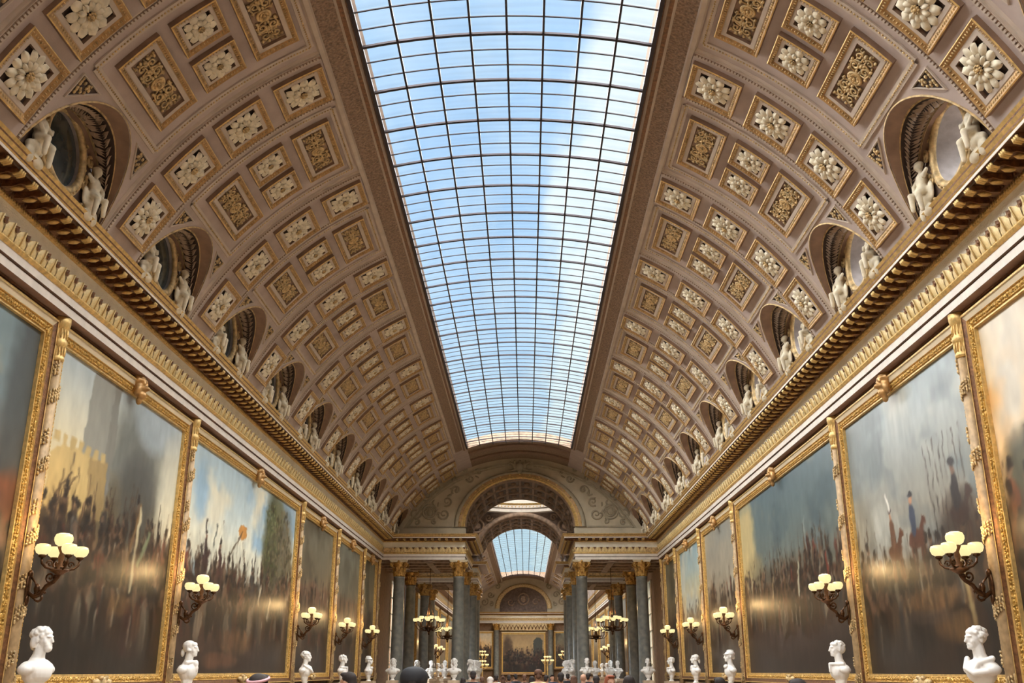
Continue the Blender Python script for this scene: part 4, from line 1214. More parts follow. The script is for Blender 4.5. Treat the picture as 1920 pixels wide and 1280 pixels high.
SPECS['sunset'] = dict(asp=1.15, sky=[(.45, (214, 158, 92)), (.6, (226, 182, 124)), (.8, (222, 196, 156)), (1, (206, 192, 168))], clouds=[((230, 176, 110), .5, .7, 3, 3, 4), ((196, 186, 166), .55, .75, 3, 3, 8)],
    horizon=.50, ground=[(0, (44, 40, 36)), (.3, (62, 50, 42)), (.5, (84, 74, 60))], crowd=(170, .2, .60, .09), blobs=[(.12, .53, .12, .12, (70, 72, 58), .9), (.5, .5, .3, .06, (150, 110, 70), .7)], palette=[(52, 38, 30), (98, 58, 42), (120, 70, 48), (40, 36, 36), (150, 96, 60), (60, 58, 58)])
SPECS['plume'] = dict(asp=1.15, sky=[(.3, (120, 112, 98)), (.5, (150, 144, 130)), (.7, (152, 154, 146)), (.85, (160, 166, 162)), (1, (140, 152, 156))],
    clouds=[((178, 178, 166), .52, .7, 3, 3, 4), ((120, 128, 128), .55, .72, 3, 4, 6)],
    blobs=[(.85, .42, .14, .14, (66, 52, 42), .8), (.08, .5, .1, .2, (120, 116, 102), .6)],
    horizon=.40, ground=[(0, (62, 52, 46)), (.15, (78, 66, 56)), (.3, (100, 78, 58)), (.42, (110, 86, 64))], crowd=(90, .22, .42, .09),
    patches=[(.60, .24, .26, .045, (150, 108, 66), .8), (.74, .15, .16, .06, (160, 116, 68), .85), (.55, .185, .2, .025, (96, 78, 66), .7), (.25, .1, .3, .08, (70, 64, 58), .7)],
    riders=[(.34, .50, .075, ((120, 84, 62), (104, 66, 46)), (170, 126, 96), ((60, 48, 44), (232, 228, 216))), (.52, .52, .08, ((66, 74, 92), (96, 60, 46)), (190, 140, 108), ((46, 46, 52), None)), (.84, .56, .085, ((48, 42, 42), (66, 48, 40)), (120, 90, 72), ((40, 36, 36), None))],
    lines=[(.36+.0, .36, .40, .16, .012, (54, 44, 38)), (.48, .38, .52, .1, .012, (58, 46, 38)), (.58, .38, .60, .2, .012, (58, 46, 40)), (.86, .12, .80, .40, .016, (196, 170, 116)), (.70, .40, .66, .74, .003, (60, 52, 46))] + [(.72+.03*i, .5, .70+.035*i, .76, .0025, (70, 62, 56)) for i in range(7)])
SPECS['bluestorm'] = dict(asp=2.0, sky=[(.4, (120, 112, 92)), (.6, (104, 112, 106)), (.8, (92, 108, 110)), (1, (84, 104, 112))], clouds=[((66, 84, 92), .48, .66, 4, 3, 3), ((140, 140, 120), .56, .74, 4, 3, 9)],
    blobs=[(.06, .72, .12, .3, (196, 176, 124), .9), (.16, .55, .12, .14, (150, 136, 100), .7), (.5, .5, .3, .1, (112, 100, 80), .5)],
    horizon=.50, ground=[(0, (74, 62, 62)), (.2, (84, 68, 62)), (.35, (92, 70, 56)), (.5, (96, 76, 60))], crowd=(240, .34, .60, .06), crowd_f=6,
    lines=[(.60, .38, .61, .52, .012, (196, 190, 160)), (.84, .40, .85, .52, .012, (140, 62, 48)), (.34, .4, .36, .5, .012, (176, 150, 110)), (.70, .56, .70, .74, .003, (190, 190, 180)), (.78, .6, .78, .72, .003, (190, 190, 180))])
SPECS['mist'] = dict(sky=[(.4, (136, 116, 94)), (.6, (150, 138, 118)), (1, (140, 142, 134))], clouds=[((164, 156, 136), .5, .7, 3, 3, 4)], horizon=.45, ground=[(0, (98, 84, 74)), (.3, (120, 100, 84)), (.5, (112, 88, 70))], crowd=(90, .3, .6, .07), patches=[(.6, .1, .3, .1, (150, 140, 126), .6)])
SPECS['paleblue'] = dict(sky=[(.4, (190, 160, 110)), (.6, (206, 188, 140)), (.8, (176, 192, 186)), (1, (140, 170, 180))], clouds=[((200, 204, 190), .5, .7, 3, 3, 4)], horizon=.45, ground=[(0, (80, 64, 54)), (.3, (100, 78, 60)), (.5, (96, 72, 54))], crowd=(80, .25, .52, .08))
SPECS['olive'] = dict(sky=[(.4, (126, 106, 78)), (.7, (130, 120, 94)), (1, (122, 124, 106))], clouds=[((96, 90, 72), .48, .66, 3, 3, 14)], horizon=.5, ground=[(0, (70, 54, 46)), (.3, (98, 74, 58)), (.6, (110, 84, 64))], crowd=(80, .2, .55, .09))
SPECS['throne'] = dict(asp=.95, sky=[(.4, (150, 120, 82)), (.7, (176, 146, 102)), (1, (150, 122, 84))], blobs=[(.12, .6, .12, .35, (70, 54, 40), .9)], polys=[([(.74, .40), (.74, .82), (.80, .9), (.9, .9), (.96, .82), (.96, .4)], (56, 60, 56), .95)], horizon=.45, ground=[(0, (48, 38, 34)), (.3, (62, 48, 40)), (.5, (84, 62, 48))], crowd=(110, .2, .6, .10))
frame_cache = {}
ZP0, ZP1 = EYE-.06, EYE+4.27                         # sight edges of the canvas
def painting(label, loc, rz, wd, ht, key, px, seed, mask=True, fw=.205, group='battle paintings in gilt frames'):
    t = empty('painting', loc, rz); tag(t, label, 'painting', group)
    aspect = wd/ht
    spec = dict(SPECS[key]); spec['asp'] = aspect
    img = paint(px[0], px[1], spec, seed)
    link('canvas', canvas_mesh(wd, ht, img), t)
    # mitred frame rails: (inset outwards, projection)
    pr = [(-.02, .0, 2), (-.02, .05, 2), (.01, .05, 0), (.015, .07, 0), (.095, .08, 2), (.10, .10, 2), (.108, .09, 1), (.178, .115, 1), (.18, .13, 2), (fw, .13, 2), (fw, -.02, 2)]
    cs = [(-wd/2, 0, -1, -1), (wd/2, 0, 1, -1), (wd/2, ht, 1, 1), (-wd/2, ht, -1, 1)]
    for i in range(4):
        a, b = cs[i], cs[(i+1) % 4]
        mb = MB()
        for j in range(len(pr)-1):
            rows = [[(c[0]+c[2]*q[0]*.8, -q[1], c[1]+c[3]*q[0]) for c in (a, b)] for q in (pr[j], pr[j+1])]
            mb.grid(rows, pr[j][2])
        # knurled ornament beads on the broad gilt band
        L = math.hypot(a[0]-b[0], a[1]-b[1]); n = int(L/.052) if px[0] >= 100 else 0
        for k in range(n):
            f = (k+.5)/n
            x = a[0]+(b[0]-a[0])*f; z = a[1]+(b[1]-a[1])*f
            ox = .045 if i == 1 else (-.045 if i == 3 else 0); oz = -.055 if i == 0 else (.055 if i == 2 else 0)
            mb.ball((x+ox, -.076, z+oz), (.03 if oz else .024, .016, .026 if oz else .03), 0, 5, 3)
        mb.build('frame_rail', [ochre_gold, cream if i == 2 else gold_dark, gold], t)
    if mask:
        # lion-mask bracket hanging over the top rail
        link('mask_bracket', mask_me, t, (0, -.12, ht+.10))
        link('cartouche', cart_me, t, (0, -.12, -.10))
    return t
mk = [((0, 0, 0), (.13, .11, .15)), ((0, -.10, -.02), (.06, .08, .05)), ((-.05, -.10, .05), (.03, .03, .025)), ((.05, -.10, .05), (.03, .03, .025)), ((0, -.06, .10), (.13, .06, .05)), ((0, -.06, -.13), (.08, .07, .07)), ((0, -.02, -.22), (.05, .05, .07)),
      ((-.12, .0, .10), (.05, .06, .06)), ((.12, .0, .10), (.05, .06, .06)), ((0, .03, .16), (.17, .12, .05)), ((-.11, -.02, -.06), (.05, .06, .09)), ((.11, -.02, -.06), (.05, .06, .09)), ((0, -.16, -.03), (.03, .03, .025))]
mask_me = remesh(mk, 'mask_bracket', [mat('mask_gilding', srgb(192, 148, 92), .42, .4, noise_amt=.2, noise_scale=10)], .014, 2, .5)
ct = [((0, 0, 0), (.14, .05, .08))] + [((s*.19, 0, 0), (.06, .05, .06)) for s in (-1, 1)] + [((s*.27, 0, .01), (.05, .04, .04)) for s in (-1, 1)] + [((s*.09, -.02, .07), (.05, .04, .03)) for s in (-1, 1)]
cart_me = remesh(ct, 'cartouche', [gold_relief], .012, 1, .5)
COLS_Y = [6.9, 12.4, 18.0, 27.5, 33.06, 38.55, 42.55]
XP = 6.16
LEFTS = [('dark stormy battle painting with a pale spire, cut by the left edge', 'storm', (110, 130)), ('battle painting with tall grey tower and crenellated yellow fort', 'tower', (150, 170)), ('wide battle painting with orange flag and tall dark tree', 'flag', (190, 150)),
         ('dim brown battle painting beside the wide flag picture', 'brown', (70, 90)), ('olive-brown battle painting, second beyond the flag picture', 'dim', (60, 80)), ('narrow brown battle painting next to the left column screen', 'olive', (40, 70))]
RIGHTS = [('battle painting under a peach and orange sky, cut by the right edge', 'sunset', (120, 140)), ('battle painting with white-plumed horseman under grey clouds', 'plume', (160, 180)), ('wide battle painting with blue-green storm sky and yellow glow', 'bluestorm', (190, 150)),
          ('misty grey battle painting beside the wide storm picture', 'mist', (70, 90)), ('battle painting with pale blue sky, second beyond the storm picture', 'paleblue', (60, 80)), ('narrow olive battle painting next to the right column screen', 'olive', (40, 70))]
MB_COLS = []
for i in range(6):
    ya, yb = COLS_Y[i]+.28, COLS_Y[i+1]-.28
    l, k, px = LEFTS[i]
    painting(l, (-XP, (ya+yb)/2, ZP0), PI/2, yb-ya, ZP1-ZP0, k, px, 11+i, True)
    l, k, px = RIGHTS[i]
    painting(l, (XP, (ya+yb)/2, ZP0), -PI/2, yb-ya, ZP1-ZP0, k, px, 31+i, True)
painting('distant dark painting of a crowded ceremony on the far end wall', (0, YB-.05, EYE-.1), 0, 4.1, 3.6, 'throne', (90, 80), 77, False, group='paintings on the far end wall')
painting('small tawny painting left of the far ceremony painting', (-4.0, YB-.05, EYE+.4), 0, 1.7, 3.2, 'sunset', (40, 60), 78, False, group='paintings on the far end wall')
painting('small tawny painting right of the far ceremony painting', (4.0, YB-.05, EYE+.4), 0, 1.7, 3.2, 'brown', (40, 60), 79, False, group='paintings on the far end wall')
# paintings of the second gallery that show between the columns
for i in range(5):
    y = 62+8*i
    painting('brown painting of the second gallery seen through the left aisle, %s beyond the rotunda' % ('first', 'second', 'third', 'fourth', 'fifth')[i], (-XP, y, ZP0), PI/2, 6.6, 4.2, 'dim', (40, 50), 91+i, False, group='paintings of the second gallery')
    painting('brown painting of the second gallery seen through the right aisle, %s beyond the rotunda' % ('first', 'second', 'third', 'fourth', 'fifth')[i], (XP, y, ZP0), -PI/2, 6.6, 4.2, 'mist', (40, 50), 96+i, False, group='paintings of the second gallery')

# ---- slender fluted wall columns wound with gilt garland
HC = 4.55+EYE
mb = MB()
mb.lathe([(.118, .1), (.118, 2.5), (.112, HC-.62)], 28, flute=.13)
fsh_me = mb.mesh('fluted_shaft', [fluted_mat])
mb = MB(); mb.box(-.17, .17, -.17, .17, 0, .08); mb.lathe([(.16, .08), (.165, .12), (.13, .16), (.13, .2)], 20); fba_me = mb.mesh('column_base', [gold_dark])
mb = MB()
mb.lathe([(.118, HC-.62), (.14, HC-.60), (.14, HC-.57), (.12, HC-.55), (.12, HC-.42), (.15, HC-.40), (.155, HC-.34), (.125, HC-.31), (.125, HC-.17), (.15, HC-.15), (.165, HC-.08), (.165, HC-.01)], 24)
for k in range(14):
    a = 2*PI*k/14
    for z0, z1 in ((HC-.54, HC-.42), (HC-.30, HC-.17)):
        mb.tube([(.125*math.cos(a), .125*math.sin(a), z0), (.135*math.cos(a), .135*math.sin(a), (z0+z1)/2), (.128*math.cos(a), .128*math.sin(a), z1)], .014, 4)
fca_me = mb.mesh('capital', [gold])
mb = MB()
rs = random.Random(4)
for zc in [HC-.98-.92*k for k in range(6)]:
    pts = []
    for i in range(26):
        f = i/25; a = -PI*.9+2*PI*1.35*f
        pts.append((.130*math.cos(a), .130*math.sin(a), zc-.26+.52*f))
    mb.tube(pts, .014, 4)
    for i in range(26):
        p = Vector(pts[i])
        for q in (-1, 1):
            for w_ in (.03, .07):
                o = Vector((p.x*1.04, p.y*1.04, p.z+q*w_*(.8+.4*rs.random())))
                mb.ball(o, (.022, .022, .034), 0, 5, 3, Matrix.Rotation(rs.random()*2, 3, 'X'))
gar_me = mb.mesh('garland', [gold_relief])
between = {-1: ['the stormy and the tower paintings', 'the tower and the flag paintings', 'the flag and the dim brown paintings', 'the dim brown and the olive-brown paintings', 'the olive-brown and the narrow brown paintings', 'the narrow brown painting and the column screen'],
            1: ['the orange-sky and the plumed-horseman paintings', 'the plumed-horseman and the storm-sky paintings', 'the storm-sky and the misty paintings', 'the misty and the pale blue paintings', 'the pale blue and the narrow olive paintings', 'the narrow olive painting and the column screen']}
for s in (-1, 1):
    for i, y in enumerate(COLS_Y[1:]):
        t = empty('fluted_column', (s*6.06, y, 0), 0 if s < 0 else PI); t.scale = (.76, .76, 1)
        tag(t, 'slender gilt garlanded column between '+between[s][i], 'column', 'garlanded wall columns')
        link('fluted_shaft', fsh_me, t); link('column_base', fba_me, t); link('capital', fca_me, t); tag(link('garland', gar_me, t), kind='stuff')

# ---- sconces
mb = MB()
mb.ball((.02, 0, -.02), (.03, .07, .20), 0, 9, 6); mb.ball((.03, 0, .14), (.04, .05, .06), 0, 7, 5); mb.ball((.03, 0, -.2), (.03, .05, .08), 0, 7, 5)
plate_me = mb.mesh('wall_plate', [bronze])
mb = MB()
mb.tube([(.03, 0, -.10), (.12, 0, -.16), (.22, 0, -.12), (.28, 0, -.02), (.36, 0, .03), (.38, 0, .04), (.43, 0, .10), (.465, 0, .18)], [.03, .035, .035, .032, .03, .03, .028, .026], 7)
mb.tube([(p[0], 0, p[1]) for p in spiral(.20, -.16, .10, .5, 1.3, 12)], .02, 5)
mb.tube([(p[0], 0, p[1]) for p in spiral(.32, .10, .07, -1.5, 1.2, 12, -1)], .016, 5)
mb.ball((.15, 0, -.05), (.05, .04, .07), 0, 6, 4); mb.ball((.40, 0, .10), (.05, .03, .04), 0, 6, 4); mb.tube([(.05, 0, .1), (.12, 0, .03), (.16, 0, -.1)], .016, 5)
arm_me = mb.mesh('scroll_arm', [bronze])
CXS = .44
mb = MB()
mb.lathe([(.02, .12), (.13, .18), (.135, .20), (.05, .21), (.06, .25), (.03, .30), (.045, .36), (.03, .42), (.05, .46), (.07, .50), (.05, .51)], 12, c=(CXS, 0, 0))
stem_me = mb.mesh('stem', [gold_dark])
mb = MB()
def arm_pts(a): 
    c, s_ = math.cos(a), math.sin(a)
    return [(CXS+c*r, s_*r, z) for r, z in ((.04, .22), (.12, .20), (.20, .22), (.26, .27), (.27, .33))]
for k in range(4):
    a = PI/4+k*PI/2
    b = MB(); p = arm_pts(a); b.tube(p, .018, 5)
    sp = spiral(0, 0, .05, 0, 1.2, 10)
    b.tube([(CXS+math.cos(a)*(.15+q[0]), math.sin(a)*(.15+q[0]), .27+q[1]) for q in sp], .011, 5)
    b.lathe([(.01, .33), (.05, .35), (.06, .37), (.045, .385)], 10, c=(p[-1][0], p[-1][1], 0))
    mb.v and None
    globals()['branch_me_%d' % k] = b.mesh('branch', [bronze])
def globe(sc=1.0):
    g = MB(); g.lathe([(.045*sc, 0), (.088*sc, .025*sc), (.108*sc, .07*sc), (.108*sc, .10*sc), (.092*sc, .135*sc), (.06*sc, .145*sc)], 16)
    return g
globe_me = globe(1.0).mesh('globe', [globe_mat]); globe_big = globe(1.2).mesh('globe', [globe_mat])
def lamp(name, parent, loc, w, rad=.1, c=(1, .64, .27)):
    d = bpy.data.lights.new(name, 'POINT'); d.energy = w; d.color = c; d.shadow_soft_size = rad
    return link(name, d, parent, loc)
def sconce(x, y, rz, label):
    t = empty('wall_sconce', (x, y, EYE+1.02), rz); t.scale = (.86, .86, .92); tag(t, label, 'lamp', 'five-globe bronze wall sconces')
    link('wall_plate', plate_me, t); link('scroll_arm', arm_me, t); link('stem', stem_me, t)
    for k in range(4):
        b = link('branch', globals()['branch_me_%d' % k], t)
        p = arm_pts(PI/4+k*PI/2)[-1]; link('globe', globe_me, b, (p[0], p[1], .38))
    link('globe', globe_big, t, (CXS, 0, .51))
    lamp('lamp_light', t, (CXS, 0, .74), 23)
    return t
scon = {-1: ['the tower painting', 'the flag painting', 'the dim brown painting', 'the olive-brown painting', 'the narrow brown painting'],
        1: ['the plumed-horseman painting', 'the storm-sky painting', 'the misty painting', 'the pale blue painting', 'the narrow olive painting']}
for s in (-1, 1):
    for i, y in enumerate(COLS_Y[1:6]):
        sconce(s*5.975, y, 0 if s < 0 else PI, 'lit bronze five-globe sconce at the near edge of '+scon[s][i])
for s in (-1, 1):
    for i, y in enumerate((62, 66, 70)):
        sconce(s*5.95, y, 0 if s < 0 else PI, 'tiny lit sconce on the %s wall of the second gallery, %s beyond the rotunda' % ('left' if s < 0 else 'right', ('first', 'second', 'third')[i]))

# ---- chandeliers
mb = MB(); mb.tube([(0, 0, -.1), (0, 0, 2.5)], .014, 6); rod_me = mb.mesh('rod', [bronze])
mb = MB()
for k in range(3):
    a = 2*PI*k/3; mb.tube([(.25*math.cos(a), .25*math.sin(a), .1), (.02*math.cos(a), .02*math.sin(a), .95)], .008, 5)
chn_me = mb.mesh('chain', [gold_dark])
mb = MB(); mb.lathe([(.01, -.52), (.05, -.48), (.03, -.42), (.12, -.32), (.2, -.22), (.22, -.18), (.1, -.1), (.07, .05), (.1, .12), (.05, .2)], 14); body_me = mb.mesh('body', [bronze])
def carm(R_, z): return [(.08, 0, -.22), (.2*R_/.5, 0, -.34), (.38*R_/.5, 0, -.28), (R_, 0, -.1), (R_, 0, z)]
def mk_arm(R_, z):
    b = MB(); b.tube(carm(R_, z), .018, 5); b.lathe([(.01, z), (.05, z+.02), (.06, z+.05), (.045, z+.06)], 10, c=(R_, 0, 0))
    b.tube([(p[0]+R_*.55, 0, p[1]-.2) for p in spiral(0, 0, .06, 0, 1.2, 10)], .011, 5)
    return b.mesh('branch', [bronze])
arm_lo, arm_hi = mk_arm(.62, 0.0), mk_arm(.36, .10)
def chandelier(x, y, z, label):
    t = empty('chandelier', (x, y, z)); tag(t, label, 'chandelier', 'globe chandeliers between the columns')
    link('rod', rod_me, t, (0, 0, 0)); link('chain', chn_me, t); link('body', body_me, t)
    for n_, am, R_, zz, ph in ((8, arm_lo, .62, 0, 0), (4, arm_hi, .36, .10, .4)):
        for k in range(n_):
            a = 2*PI*k/n_+ph
            b = link('branch', am, t, (0, 0, 0), (0, 0, a)); link('globe', globe_me, b, (R_, 0, zz+.055))
    lamp('lamp_light', t, (0, 0, .35), 30)
for s, sd in ((-1, 'left'), (1, 'right')):
    chandelier(s*4.1, 45.4, EYE+2.05, 'lit globe chandelier hanging in the %s aisle of the near column screen' % sd)
    chandelier(s*4.1, 56.2, EYE+2.02, 'lit globe chandelier hanging in the %s aisle of the far column screen' % sd)

# ---- standing candelabra at the far end
mb = MB(); mb.lathe([(.3, 0), (.3, .08), (.12, .15), (.05, .3), (.06, .8), (.04, 1.4), (.08, 1.6), (.04, 1.75), (.03, 2.3)], 12); tst_me = mb.mesh('standard', [gold])
def torchere(x, y, h, label):
    t = empty('candelabrum', (x, y, 0)); tag(t, label, 'lamp', 'standing gilt candelabra')
    link('standard', tst_me, t, scale=(1, 1, h/2.3))
    for n_, R_, z in ((8, .5, h-.15), (4, .25, h+.15)):
        for k in range(n_):
            a = 2*PI*k/n_
            b = MB(); b.tube([(.03*math.cos(a), .03*math.sin(a), z-.35), (R_*.6*math.cos(a), R_*.6*math.sin(a), z-.3), (R_*math.cos(a), R_*math.sin(a), z)], .02, 5)
            o = b.build('branch', gold, t); link('globe', globe_me, o, (R_*math.cos(a), R_*math.sin(a), z))
    lamp('lamp_light', t, (0, 0, h+.45), 25)
torchere(-3.9, 97, 3.2, 'tall gilt candelabrum far down the second gallery on its left side')
torchere(3.9, 97, 3.2, 'tall gilt candelabrum far down the second gallery on its right side')
torchere(-3.75, 94, 2.3, 'lower gilt candelabrum just before the tall left candelabrum')
torchere(2.25, 96, 2.7, 'gilt candelabrum standing beside the right edge of the far ceremony painting')
# ---- marble busts (face towards local -y)
def bust_balls(kind):
    rs = random.Random(hash(kind) % 1000 if False else sum(map(ord, kind)))
    b = [((0, .02, .295), (.185, .115, .145)), ((0, .015, .18), (.115, .08, .12)), ((0, .02, .10), (.065, .06, .06)),
         ((-.14, .02, .33), (.10, .085, .07)), ((.14, .02, .33), (.10, .085, .07)), ((-.20, .02, .315), (.065, .075, .055)), ((.20, .02, .315), (.065, .075, .055)), ((0, -.04, .30), (.16, .08, .12)),
         ('limb', [(0, .03, .38), (0, .015, .46), (0, .005, .54)], [.085, .062, .06]),
         ((0, .02, .64), (.078, .098, .085)), ((0, -.03, .60), (.064, .068, .085)), ((0, -.055, .55), (.045, .045, .045)), ((0, -.085, .528), (.026, .022, .022)),
         ((0, -.108, .60), (.013, .02, .028)), ((0, -.122, .588), (.014, .014, .012)), ((0, -.085, .638), (.055, .022, .013)), ((0, -.10, .625), (.011, .016, .03)),
         ((0, -.094, .560), (.026, .016, .008)), ((0, -.091, .546), (.022, .016, .008)), ((-.04, -.062, .585), (.024, .025, .028)), ((.04, -.062, .585), (.024, .025, .028)),
         ((-.078, .012, .60), (.011, .022, .032)), ((.078, .012, .60), (.011, .022, .032)), ((0, -.05, .675), (.06, .045, .04))]
    def hairs(n, zlo, r0, r1, back=0.0, front=-.6):
        for i in range(n):
            a = rs.random()*2*PI; z = zlo+(1-zlo)*rs.random()
            q = math.sqrt(max(0, 1-z*z))
            x, y = q*math.cos(a), q*math.sin(a)
            if y < front and z < .55: continue
            r = r0+(r1-r0)*rs.random()
            b.append(((x*.082, .022+y*.10, .645+z*.088), (r, r, r)))
    if kind == 'curly':
        hairs(90, -.2, .014, .024); b.append(('limb', [(-.17, -.02, .42), (-.04, -.13, .33), (.10, -.13, .28), (.2, -.03, .30)], [.03, .03, .03, .03])); b.append(('limb', [(.2, .02, .42), (.12, -.08, .38), (.08, -.13, .28)], [.03, .028, .026]))
    elif kind == 'bearded':
        hairs(70, -.1, .016, .026); b += [((0, -.075, .525), (.05, .04, .045)), ((0, -.07, .555), (.055, .04, .03)), ((0, .085, .58), (.05, .04, .08)), ((-.07, .05, .58), (.02, .04, .06)), ((.07, .05, .58), (.02, .04, .06))]
    elif kind == 'tied':
        b += [((0, .03, .66), (.084, .10, .08)), ((-.078, .0, .595), (.02, .035, .022)), ((.078, .0, .595), (.02, .035, .022)), ((0, .12, .56), (.03, .03, .06)), ((0, -.10, .40), (.05, .04, .06)), ((0, -.115, .34), (.035, .03, .05)), ('limb', [(-.15, -.02, .42), (0, -.08, .43), (.15, -.02, .42)], [.03, .028, .03])]
    elif kind == 'long':
        b += [((0, .035, .665), (.09, .10, .075))]
        for s in (-1, 1):
            for k in range(7): b.append(((s*(.085+.012*math.sin(k*2)), .02-.006*k, .66-.038*k), (.032, .04, .032)))
        b += [((0, .10, .55), (.07, .04, .12)), ((0, -.1, .40), (.04, .03, .06))]
    elif kind == 'helmet':
        b += [((0, .025, .675), (.092, .112, .07)), ((0, -.06, .665), (.085, .075, .012)), ((0, .03, .74), (.02, .09, .03)), ((0, .10, .60), (.04, .03, .05)), ((0, -.09, .4), (.1, .05, .05))]
    elif kind == 'cropped':
        hairs(60, .1, .010, .016); b += [((0, .06, .62), (.074, .07, .075)), ('limb', [(-.19, -.01, .40), (-.02, -.12, .40), (.0, -.13, .30)], [.028, .026, .024]), ('limb', [(.19, -.01, .40), (.02, -.12, .40), (.0, -.13, .30)], [.028, .026, .024])]
    return b
mb = MB(); mb.lathe([(.085, 0), (.085, .02), (.06, .035), (.05, .055), (.06, .07), (.07, .085)], 20); soc_me = mb.mesh('socle', [white_marble])
BUST = {k: remesh(bust_balls(k), 'bust_figure', [white_marble], .0075, 4, .45) for k in ('curly', 'bearded', 'tied', 'long', 'helmet', 'cropped')}
mb = MB()
for z0, z1, a, c_ in ((0, .10, .24, .24), (.10, .14, .24, .19), (.14, 1.14, .15, .18), (1.14, 1.18, .18, .23), (1.18, 1.30, .23, .23)):
    mb.add([(sx*w, sy*w, z) for z, w in ((z0, a), (z1, c_)) for sx, sy in ((-1, -1), (1, -1), (1, 1), (-1, 1))], [(0, 1, 5, 4), (1, 2, 6, 5), (2, 3, 7, 6), (3, 0, 4, 7), (4, 5, 6, 7), (3, 2, 1, 0)], 0)
ped_me = mb.mesh('pedestal', [marble_cream])
def bust(x, y, rz, kind, label, where, sc=1.17):
    p = link('bust_pedestal', ped_me, None, (x, y, 0), (0, 0, rz)); tag(p, 'tapered beige marble pedestal '+where, 'pedestal', 'tapered bust pedestals')
    t = empty('marble_bust', (x, y, 1.30), rz); tag(t, label+' '+where, 'bust', 'white marble busts')
    t.scale = (sc, sc, sc)
    link('socle', soc_me, t); link('bust_figure', BUST[kind], t)
dd = {'curly': 'curly-haired cloaked white bust', 'bearded': 'bearded bare-chested white bust', 'tied': 'white bust with tied-back hair', 'long': 'long-haired white bust', 'helmet': 'white bust in brimmed helmet', 'cropped': 'short-haired white bust in collared coat'}
XB = 5.64
for s, kinds in ((-1, ('bearded', 'tied', 'curly', 'cropped', 'helmet')), (1, ('curly', 'cropped', 'helmet', 'tied', 'cropped'))):
    for i, k in enumerate(kinds):
        y = COLS_Y[1+i]-.15
        rz = (PI/2 if s < 0 else -PI/2) + ((-.12 if i == 0 else -.10) if s < 0 else (.15 if i == 0 else .1))
        bust(s*(XB-(.03 if i == 0 else 0)), y, rz, k, dd[k], 'at the near edge of '+scon[s][i])
for x, k, w in ((-5.2, 'long', 'before the outer column left of the arch'), (-2.7, 'long', 'before the inner column left of the arch'), (2.72, 'cropped', 'before the inner column right of the arch'), (5.2, 'tied', 'before the outer column right of the arch')):
    bust(x, 41.9, 0, k, dd[k], w)
for x, k, w in ((-4.95, 'long', 'in the left aisle, third from its wall'), (-4.5, 'cropped', 'in the left aisle, second from the inner columns'), (-3.9, 'helmet', 'in the left aisle, nearest the inner columns'), (3.75, 'curly', 'in the right aisle nearest the inner columns'), (4.35, 'tied', 'in the right aisle, second from the inner columns'), (4.85, 'cropped', 'in the right aisle, third from the inner columns')):
    bust(x, {4.95: 49.0, 4.5: 51.3, 3.9: 52.6, 3.75: 52.6, 4.35: 50.4, 4.85: 52.0}[abs(x)], (-.6 if x > 0 else .6), k, dd[k], w)
for i, y in enumerate((45.3, 49.3, 51.5, 53.2)):
    w = ('first', 'second', 'third', 'fourth')[i]
    bust(-2.2, y, PI/2+.2, ('tied', 'long', 'curly', 'cropped')[i], dd[('tied', 'long', 'curly', 'cropped')[i]], 'left of the central passage, %s past the columns' % w)
    bust(2.25, y, -PI/2-.2, ('cropped', 'tied', 'bearded', 'curly')[i], dd[('cropped', 'tied', 'bearded', 'curly')[i]], 'right of the central passage, %s past the columns' % w)
bust(-3.1, 66, PI/2, 'cropped', dd['cropped'], 'small in the second gallery left of the passage')
bust(3.0, 66, -PI/2, 'tied', dd['tied'], 'small in the second gallery right of the passage')
for i, y in enumerate((62, 66, 70)):
    bust(-5.4, y, PI/2, ('cropped', 'tied', 'long')[i], dd[('cropped', 'tied', 'long')[i]], 'along the second gallery left wall, %s from rotunda' % ('first', 'second', 'third')[i])
    bust(5.4, y, -PI/2, ('tied', 'long', 'cropped')[i], dd[('tied', 'long', 'cropped')[i]], 'along the second gallery right wall, %s from rotunda' % ('first', 'second', 'third')[i])

# ---- visitors (only heads and shoulders reach into the frame; built whole, standing, seen from behind or in profile)
def person_mesh():
    b = [((0, 0, 1.30), (.19, .11, .17)), ((0, .005, 1.12), (.155, .105, .16)), ((0, .01, .96), (.165, .115, .13)),
         ('limb', [(0, .01, 1.42), (0, .0, 1.50), (0, -.01, 1.55)], [.07, .055, .055]), ('limb', [(-.17, .01, 1.40), (0, .01, 1.43), (.17, .01, 1.40)], [.065, .08, .065]),
         ((0, .01, 1.635), (.072, .09, .085)), ((0, -.03, 1.60), (.058, .06, .075)), ((0, -.055, 1.545), (.035, .035, .03)), ((0, -.095, 1.60), (.012, .018, .024)), ((0, -.075, 1.63), (.05, .02, .012)), ((0, -.082, 1.565), (.024, .014, .01)),
         ((-.073, .01, 1.60), (.01, .02, .03)), ((.073, .01, 1.60), (.01, .02, .03))]
    for s in (-1, 1):
        b.append(('limb', [(s*.20, .01, 1.39), (s*.25, .03, 1.12), (s*.235, -.10, .93), (s*.225, -.14, .87)], [.062, .047, .036, .03]))
        b.append(((s*.222, -.155, .83), (.018, .035, .045)))
        for k in range(4): b.append(('limb', [(s*.222, -.135-.016*k, .81), (s*.215, -.14-.017*k, .765), (s*.205, -.135-.015*k, .735-.004*abs(k-1.5))], [.010, .009, .008]))
        b.append(('limb', [(s*.215, -.185, .84), (s*.20, -.205, .80), (s*.195, -.20, .775)], [.011, .010, .009]))
        b.append(('limb', [(s*.09, .01, .90), (s*.10, .0, .50), (s*.10, .03, .09)], [.095, .062, .042]))
        b.append(('limb', [(s*.10, .04, .05), (s*.105, -.06, .045), (s*.11, -.14, .035)], [.048, .045, .035]))
    return b
